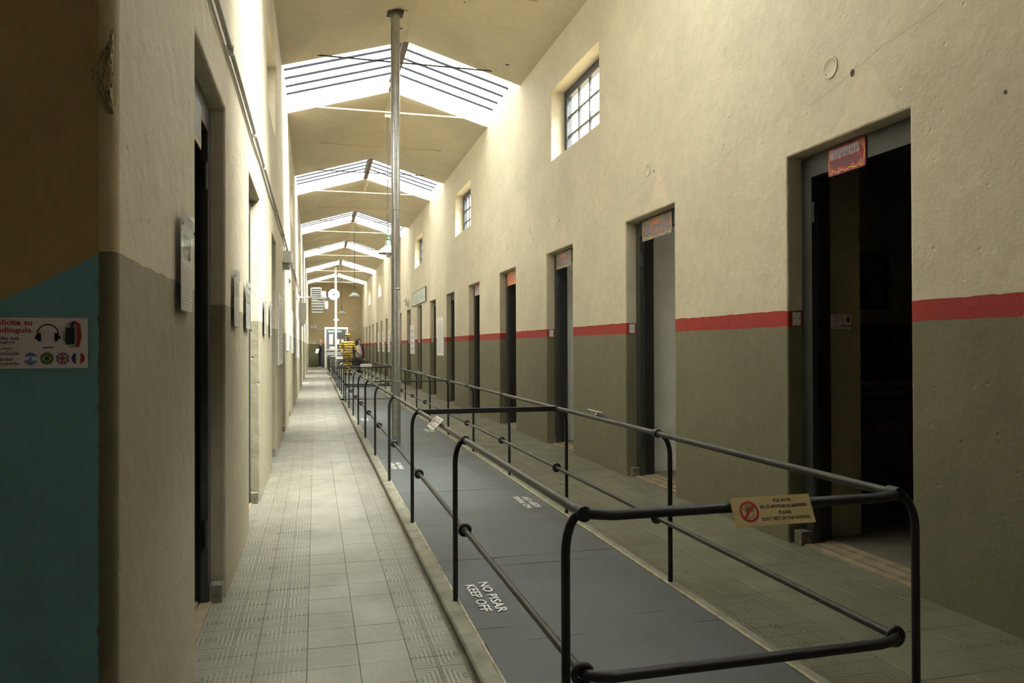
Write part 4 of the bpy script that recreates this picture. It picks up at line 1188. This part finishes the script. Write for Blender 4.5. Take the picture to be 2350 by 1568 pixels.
# ------------------------------------------------------------------ room behind the nearest right doorway
t = thing('wooden_table', 'dark wooden table inside the nearest right doorway', 'table', loc=(3.62, 4.55, 0.018))
m = MB(); m.cbox(0.0, 1.6, 0.0, 0.72, 0.66, 0.695, 0.006); m.build('table_top', M_tabletop, t)
m = MB(); m.box(0.04, 1.56, 0.03, 0.05, 0.58, 0.66).box(0.04, 1.56, 0.67, 0.69, 0.58, 0.66); m.build('apron', M_tabletop, t)
for x in (0.05, 1.5):
    for y in (0.04, 0.64):
        m = MB(); m.box(x, x + 0.05, y, y + 0.05, 0.0, 0.66); m.build('leg', M_tabletop, t)
t = thing('wooden_chest', 'low brown wooden chest on the table in the nearest right room', 'chest', loc=(3.66, 4.62, 0.718))
m = MB(); m.cbox(0, 0.75, 0, 0.4, 0, 0.16, 0.02); m.build('body', M_tabletop, t)
m = MB(); m.cbox(-0.01, 0.76, -0.01, 0.41, 0.16, 0.22, 0.02); m.build('lid', M_tabletop, t)
def picture(x0, x1, z0, z1, label):
    t = thing('framed_picture', label, 'picture', 'dark framed pictures in the nearest right room', M=T((x0 + x1) / 2, 5.415, (z0 + z1) / 2) @ FACE_CAM)
    w, h = (x1 - x0) / 2, (z1 - z0) / 2
    m = MB()
    for a in ((-w, w, h - 0.03, h), (-w, w, -h, -h + 0.03), (-w, -w + 0.03, -h + 0.03, h - 0.03), (w - 0.03, w, -h + 0.03, h - 0.03)): m.box(*a, 0, 0.025)
    m.build('frame', M_picture_frame, t)
    m = MB(); m.box(-w + 0.03, w - 0.03, -h + 0.03, h - 0.03, 0, 0.008); m.build('print', M_pict, t)
picture(4.25, 4.72, 1.55, 2.02, 'dark framed picture, upper one on the rear wall')
picture(4.30, 5.0, 0.95, 1.42, 'dark framed picture just above the table')

# ------------------------------------------------------------------ people
def skin_mesh(name, V, E, mats, pick, sub=2):
    me = bpy.data.meshes.new(name)
    me.from_pydata([v[0] for v in V], E, [])
    o = bpy.data.objects.new(name, me); C.objects.link(o)
    o.modifiers.new('skin', 'SKIN').use_smooth_shade = True
    sv = me.skin_vertices[0].data
    for i, v in enumerate(V):
        r = v[1]; sv[i].radius = r if isinstance(r, tuple) else (r, r)
        sv[i].use_root = (i == 0)
    s_ = o.modifiers.new('sub', 'SUBSURF'); s_.levels = sub; s_.render_levels = sub
    dg = bpy.context.evaluated_depsgraph_get()
    out = bpy.data.meshes.new_from_object(o.evaluated_get(dg))
    bpy.data.objects.remove(o)
    out.name = name; out.materials.clear()
    for q in mats: out.materials.append(q)
    for p_ in out.polygons:
        p_.use_smooth = True; p_.material_index = pick(p_.center)
    return out

M_lip = mat('lip', (0.26, 0.075, 0.06), 0.5)
def figure(name, label, loc, rz, arms, mats, pick, bulk=1.0, lean=0.0, head_turn=(0, 0), legs=None, height=1.65):
    """joint list for a standing person facing -Y; arms: two lists shoulder>elbow>wrist>knuckle"""
    t = thing(name, label, 'person' if name == 'person' else 'mannequin', None, M=T(*loc) @ RZ(rz) @ Matrix.Scale(height / 1.69, 4))
    V = []; E = []
    def add(p, r, par=None):
        V.append((p, r))
        if par is not None: E.append((par, len(V) - 1))
        return len(V) - 1
    hx, hy = head_turn
    pel = add((0, 0, 0.92), (0.135 * bulk, 0.105 * bulk))
    sp_ = add((0, 0.0, 1.08), (0.125 * bulk, 0.10 * bulk), pel)
    ch = add((0, 0.005, 1.27), (0.15 * bulk, 0.11 * bulk), sp_)
    nb = add((0, 0.01, 1.405), (0.075, 0.07), ch)
    nk = add((hx * 0.3, 0.0 + hy * 0.3, 1.465), (0.052, 0.052), nb)
    h1 = add((hx, -0.018 + hy, 1.525), (0.066, 0.074), nk)
    h2 = add((hx * 1.1, -0.008 + hy, 1.60), (0.079, 0.094), h1)
    h3 = add((hx * 1.1, 0.006 + hy, 1.668), (0.062, 0.072), h2)
    for s_, arm in zip((-1, 1), arms):
        sh = add((s_ * 0.165 * bulk, 0.005, 1.365), 0.066 * bulk, ch)
        el = add(arm[0], 0.048 * bulk, sh)
        wr = add(arm[1], 0.032, el)
        d = (Vector(arm[2]) - Vector(arm[1])).normalized()
        side = d.cross(Vector((0, -1, 0.2)))
        side = side.normalized() if side.length > 0.1 else Vector((1, 0, 0))
        pa = add(tuple(Vector(arm[1]) + d * 0.055), (0.034, 0.020), wr)
        for i, ln in enumerate((0.070, 0.085, 0.080, 0.062)):
            b_ = Vector(arm[1]) + d * 0.10 + side * (0.030 - 0.020 * i)
            k1 = add(tuple(b_), 0.0105, pa)
            k2 = add(tuple(b_ + d * ln * 0.55 + Vector((0, -0.008, 0))), 0.0095, k1)
            add(tuple(b_ + d * ln + Vector((0, -0.024, 0))), 0.008, k2)
        th = add(tuple(Vector(arm[1]) + d * 0.055 + side * 0.042 + Vector((0, -0.012, 0))), 0.0115, pa)
        add(tuple(Vector(arm[1]) + d * 0.10 + side * 0.056 + Vector((0, -0.026, 0))), 0.009, th)
        L_ = legs[0 if s_ < 0 else 1] if legs else ((s_ * 0.095, -0.01, 0.50), (s_ * 0.10, 0.02, 0.085), (s_ * 0.115, -0.15, 0.04))
        hp = add((s_ * 0.088 * bulk, 0, 0.86), 0.092 * bulk, pel)
        kn = add(L_[0], 0.062 * bulk, hp)
        an = add(L_[1], 0.046 * bulk, kn)
        add(tuple(Vector(L_[1]) + Vector((0, 0.045, -0.04))), 0.036, an)
        add(L_[2], (0.042, 0.034), an)
    add((hx * 1.15, -0.108 + hy, 1.578), 0.013, h2)
    link('body', skin_mesh('body', V, E, mats, pick), t)
    for s_ in (-1, 1):
        m = MB(); m.lathe([(0.0001, 0.008), (0.007, 0.006), (0.010, 0.0), (0.007, -0.006), (0.0001, -0.008)], 10, M=T(hx * 1.1 + s_ * 0.030, -0.088 + hy, 1.602)); m.build('eye', M_letter_k, t)
        m = MB(); m.lathe([(0.0001, 0.03), (0.012, 0.022), (0.014, 0.0), (0.008, -0.022), (0.0001, -0.026)], 10, M=T(hx * 1.1 + s_ * 0.080, 0.005 + hy, 1.59) @ Matrix.Diagonal((0.6, 1.3, 1, 1))); m.build('ear', mats[0], t)
    m = MB(); m.ribbon([(hx + -0.022, 1.538), (hx, 1.535), (hx + 0.022, 1.538)], 0.009, 0.0)
    o = link('mouth', m.mesh('mouth', M_lip), t); o.matrix_basis = T(0, -0.092 + hy, 0) @ RX(90)
    return t

def hair_cap(t, mt, hx=0, hy=0, front=0.35, drop=-0.02, back_drop=-0.05, r=0.098, name='hair'):
    bm = bmesh.new(); bmesh.ops.create_uvsphere(bm, u_segments=20, v_segments=14, radius=1.0)
    dead = [v for v in bm.verts if (v.co.y < -0.15 and v.co.z < front) or v.co.z < (-0.75 if v.co.y > 0.1 else -0.35)]
    bmesh.ops.delete(bm, geom=dead, context='VERTS')
    for v in bm.verts:
        v.co = Vector((v.co.x * 0.092 + hx * 1.1, v.co.y * 0.108 + 0.004 + hy, v.co.z * 0.112 + 1.618))
    bmesh.ops.solidify(bm, geom=bm.faces[:], thickness=0.012)
    me = bpy.data.meshes.new(name); bm.to_mesh(me); bm.free()
    for p_ in me.polygons: p_.use_smooth = True
    me.materials.append(mt)
    return link(name, me, t)

M_skin = mat('skin', (0.55, 0.33, 0.22), 0.5)
M_skin_d = mat('figure_face', (0.20, 0.10, 0.055), 0.55, var=0.2, vs=30)
M_navy = mat('navy_cloth', (0.012, 0.012, 0.035), 0.8)
M_jean = mat('dark_blue_cloth', (0.018, 0.025, 0.055), 0.85)
M_shoe = mat('pale_shoe', (0.42, 0.40, 0.34), 0.6)
M_hair_r = mat('auburn_hair', (0.28, 0.10, 0.045), 0.5, var=0.3, vs=60)
M_hair_d = mat('dark_hair', (0.03, 0.012, 0.010), 0.4)
M_puffer = mat('white_puffer', (0.72, 0.71, 0.66), 0.5)
M_magenta = mat('magenta_cloth', (0.34, 0.012, 0.13), 0.7)
M_black_cloth = mat('black_cloth', (0.012, 0.011, 0.014), 0.8)
def striped(name):
    m, n, l, p = nt(name)
    g = n.new('ShaderNodeNewGeometry').outputs['Position']
    xyz = n.new('ShaderNodeSeparateXYZ'); l.new(g, xyz.inputs[0])
    z = math_node(n, l, 'ADD', xyz.outputs[2], remap(n, l, noise(n, l, 6, 2, g), 0.2, 0.8, -0.02, 0.02))
    b = math_node(n, l, 'GREATER_THAN', math_node(n, l, 'FRACT', math_node(n, l, 'MULTIPLY', z, 9.2)), 0.36)
    l.new(mix(n, l, b, (0.035, 0.024, 0.010), (0.55, 0.37, 0.075)), p.inputs['Base Color'])
    p.inputs['Roughness'].default_value = 0.8
    return m
M_stripe = striped('black_yellow_stripes')

# visitor in navy by the left wall, seen from the side, holding papers
t = figure('person', 'person in navy top and dark trousers, holding papers, facing the left wall', (0.28, 46.3, 0.0), -68,
           [((-0.24, -0.02, 1.13), (-0.06, -0.21, 1.07), (0.03, -0.25, 1.09)), ((0.24, -0.02, 1.13), (0.10, -0.20, 1.04), (0.0, -0.26, 1.07))],
           [M_skin, M_navy, M_jean, M_shoe],
           lambda c: 3 if c.z < 0.095 else 2 if c.z < 0.93 else 0 if (c.z > 1.44 or (c.y < -0.215 and c.z < 1.15)) else 1, bulk=1.03, height=1.63)
hair_cap(t, M_hair_r)
m = MB(); m.tube([(0, 0.095, 1.62), (0, 0.15, 1.60), (0, 0.165, 1.53), (0, 0.15, 1.46)], [0.03, 0.034, 0.028, 0.01], 10); m.build('ponytail', M_hair_r, t)
p_ = thing('paper_sheet', 'white papers held by the person in navy', 'paper', M=T(0.28, 46.3, 0.0) @ RZ(-68) @ T(0.10, -0.235, 1.03) @ RZ(40) @ RX(62))
m = MB(); m.box(-0.10, 0.10, -0.15, 0.15, 0, 0.004); m.build('sheet', M_paper, p_)
m = MB(); m.box(-0.09, 0.10, -0.14, 0.15, 0.0045, 0.007); m.build('sheet', M_paper, p_)

# striped mannequin in the gap between the railings
t = figure('prisoner_mannequin', 'mannequin in yellow and black striped prison suit and cap', (1.36, 33.5, 0.0), 14,
           [((-0.33, 0.03, 1.12), (-0.24, -0.10, 0.93), (-0.15, -0.14, 0.90)), ((0.31, -0.02, 1.12), (0.42, -0.14, 0.90), (0.46, -0.18, 0.82))],
           [M_skin_d, M_stripe, M_stripe, M_black_cloth],
           lambda c: 3 if c.z < 0.10 else 0 if (c.z > 1.43 or (c.z < 0.935 and abs(c.x) > 0.205 and c.z > 0.6) or (c.z < 0.93 and c.y < -0.125 and c.z > 0.8)) else 1, bulk=1.32, height=1.78)
m = MB(); m.lathe([(0.104, 1.625), (0.108, 1.66), (0.106, 1.70)], 20, M=Matrix.Diagonal((0.96, 1.12, 1, 1))); m.lathe([(0.106, 1.70), (0.104, 1.715), (0.05, 1.70), (0.001, 1.695)], 20, M=Matrix.Diagonal((0.96, 1.12, 1, 1)))
cp = m.build('cap', M_stripe, t)
for sx in (-1, 1):
    m = MB(); m.lathe([(0.045, 0.0), (0.03, 0.035), (0.001, 0.085)], 12, M=T(sx * 0.066, 0, 1.695) @ RY(sx * 12)); m.build('cap_peak', M_stripe, cp)
for k in range(5):
    m = MB(); m.lathe([(0.0001, 0.004), (0.011, 0.002), (0.012, -0.004)], 10, M=T(0.0, -0.148 - 0.004 * (k == 2), 1.30 - k * 0.095) @ RX(90)); m.build('button', M_black_cloth, t)

# visitor in white puffer jacket in the right aisle, looking up to the right
t = figure('person', 'person with long dark hair, white puffer jacket and magenta scarf', (2.03, 36.9, 0.0), 62,
           [((-0.25, -0.04, 1.12), (-0.21, -0.16, 0.90), (-0.18, -0.22, 0.82)), ((0.25, -0.02, 1.12), (0.23, -0.12, 0.89), (0.20, -0.17, 0.80))],
           [M_skin, M_black_cloth, M_black_cloth, M_black_cloth],
           lambda c: 3 if c.z < 0.10 else 2 if c.z < 0.93 else 0 if (c.z > 1.44 or (c.z < 0.90 and c.y < -0.14)) else 1, bulk=1.0, height=1.64)
hair_cap(t, M_hair_d)
m = MB(); m.tube([(0, 0.07, 1.64), (0.0, 0.115, 1.52), (0.0, 0.135, 1.38), (0.02, 0.14, 1.24)], [0.075, 0.078, 0.062, 0.03], 12); m.build('long_hair', M_hair_d, t)
jm = MB(); prof = []
for i in range(10):
    z0 = 0.80 + i * 0.062
    r0 = 0.185 + 0.012 * math.sin(i * 0.7) - (0.05 if i == 9 else 0)
    prof += [(r0 - 0.012, z0), (r0 + 0.010, z0 + 0.018), (r0 + 0.010, z0 + 0.044)]
prof += [(0.10, 1.425)]
jm.lathe(prof, 24, M=Matrix.Diagonal((1.0, 0.82, 1, 1)))
for s_, arm in ((-1, [(-0.17, 0, 1.36), (-0.25, -0.04, 1.12), (-0.21, -0.15, 0.92)]), (1, [(0.17, 0, 1.36), (0.25, -0.02, 1.12), (0.23, -0.11, 0.91)])):
    pts = []; rs = []
    for i in range(2):
        for j in range(8):
            u = j / 8; a, b = Vector(arm[i]), Vector(arm[i + 1])
            pts.append(tuple(a + (b - a) * u)); rs.append((0.078 - 0.012 * i - 0.008 * u) * (1.10 if j % 2 else 0.94))
    pts.append(arm[2]); rs.append(0.048)
    jm.tube(pts, rs, 12)
jm.build('puffer_jacket', M_puffer, t)
m = MB(); m.tube([(-0.10, -0.10, 1.40), (0.0, -0.14, 1.36), (0.10, -0.13, 1.25), (0.16, -0.17, 1.05), (0.17, -0.18, 0.86)], [0.035, 0.045, 0.05, 0.055, 0.05], 12); m.build('scarf', M_magenta, t)
m = MB(); m.tube([(-0.06, -0.155, 1.38), (0.02, -0.175, 1.15), (0.08, -0.17, 0.84)], [0.03, 0.042, 0.04], 10); m.build('open_front', M_black_cloth, t)
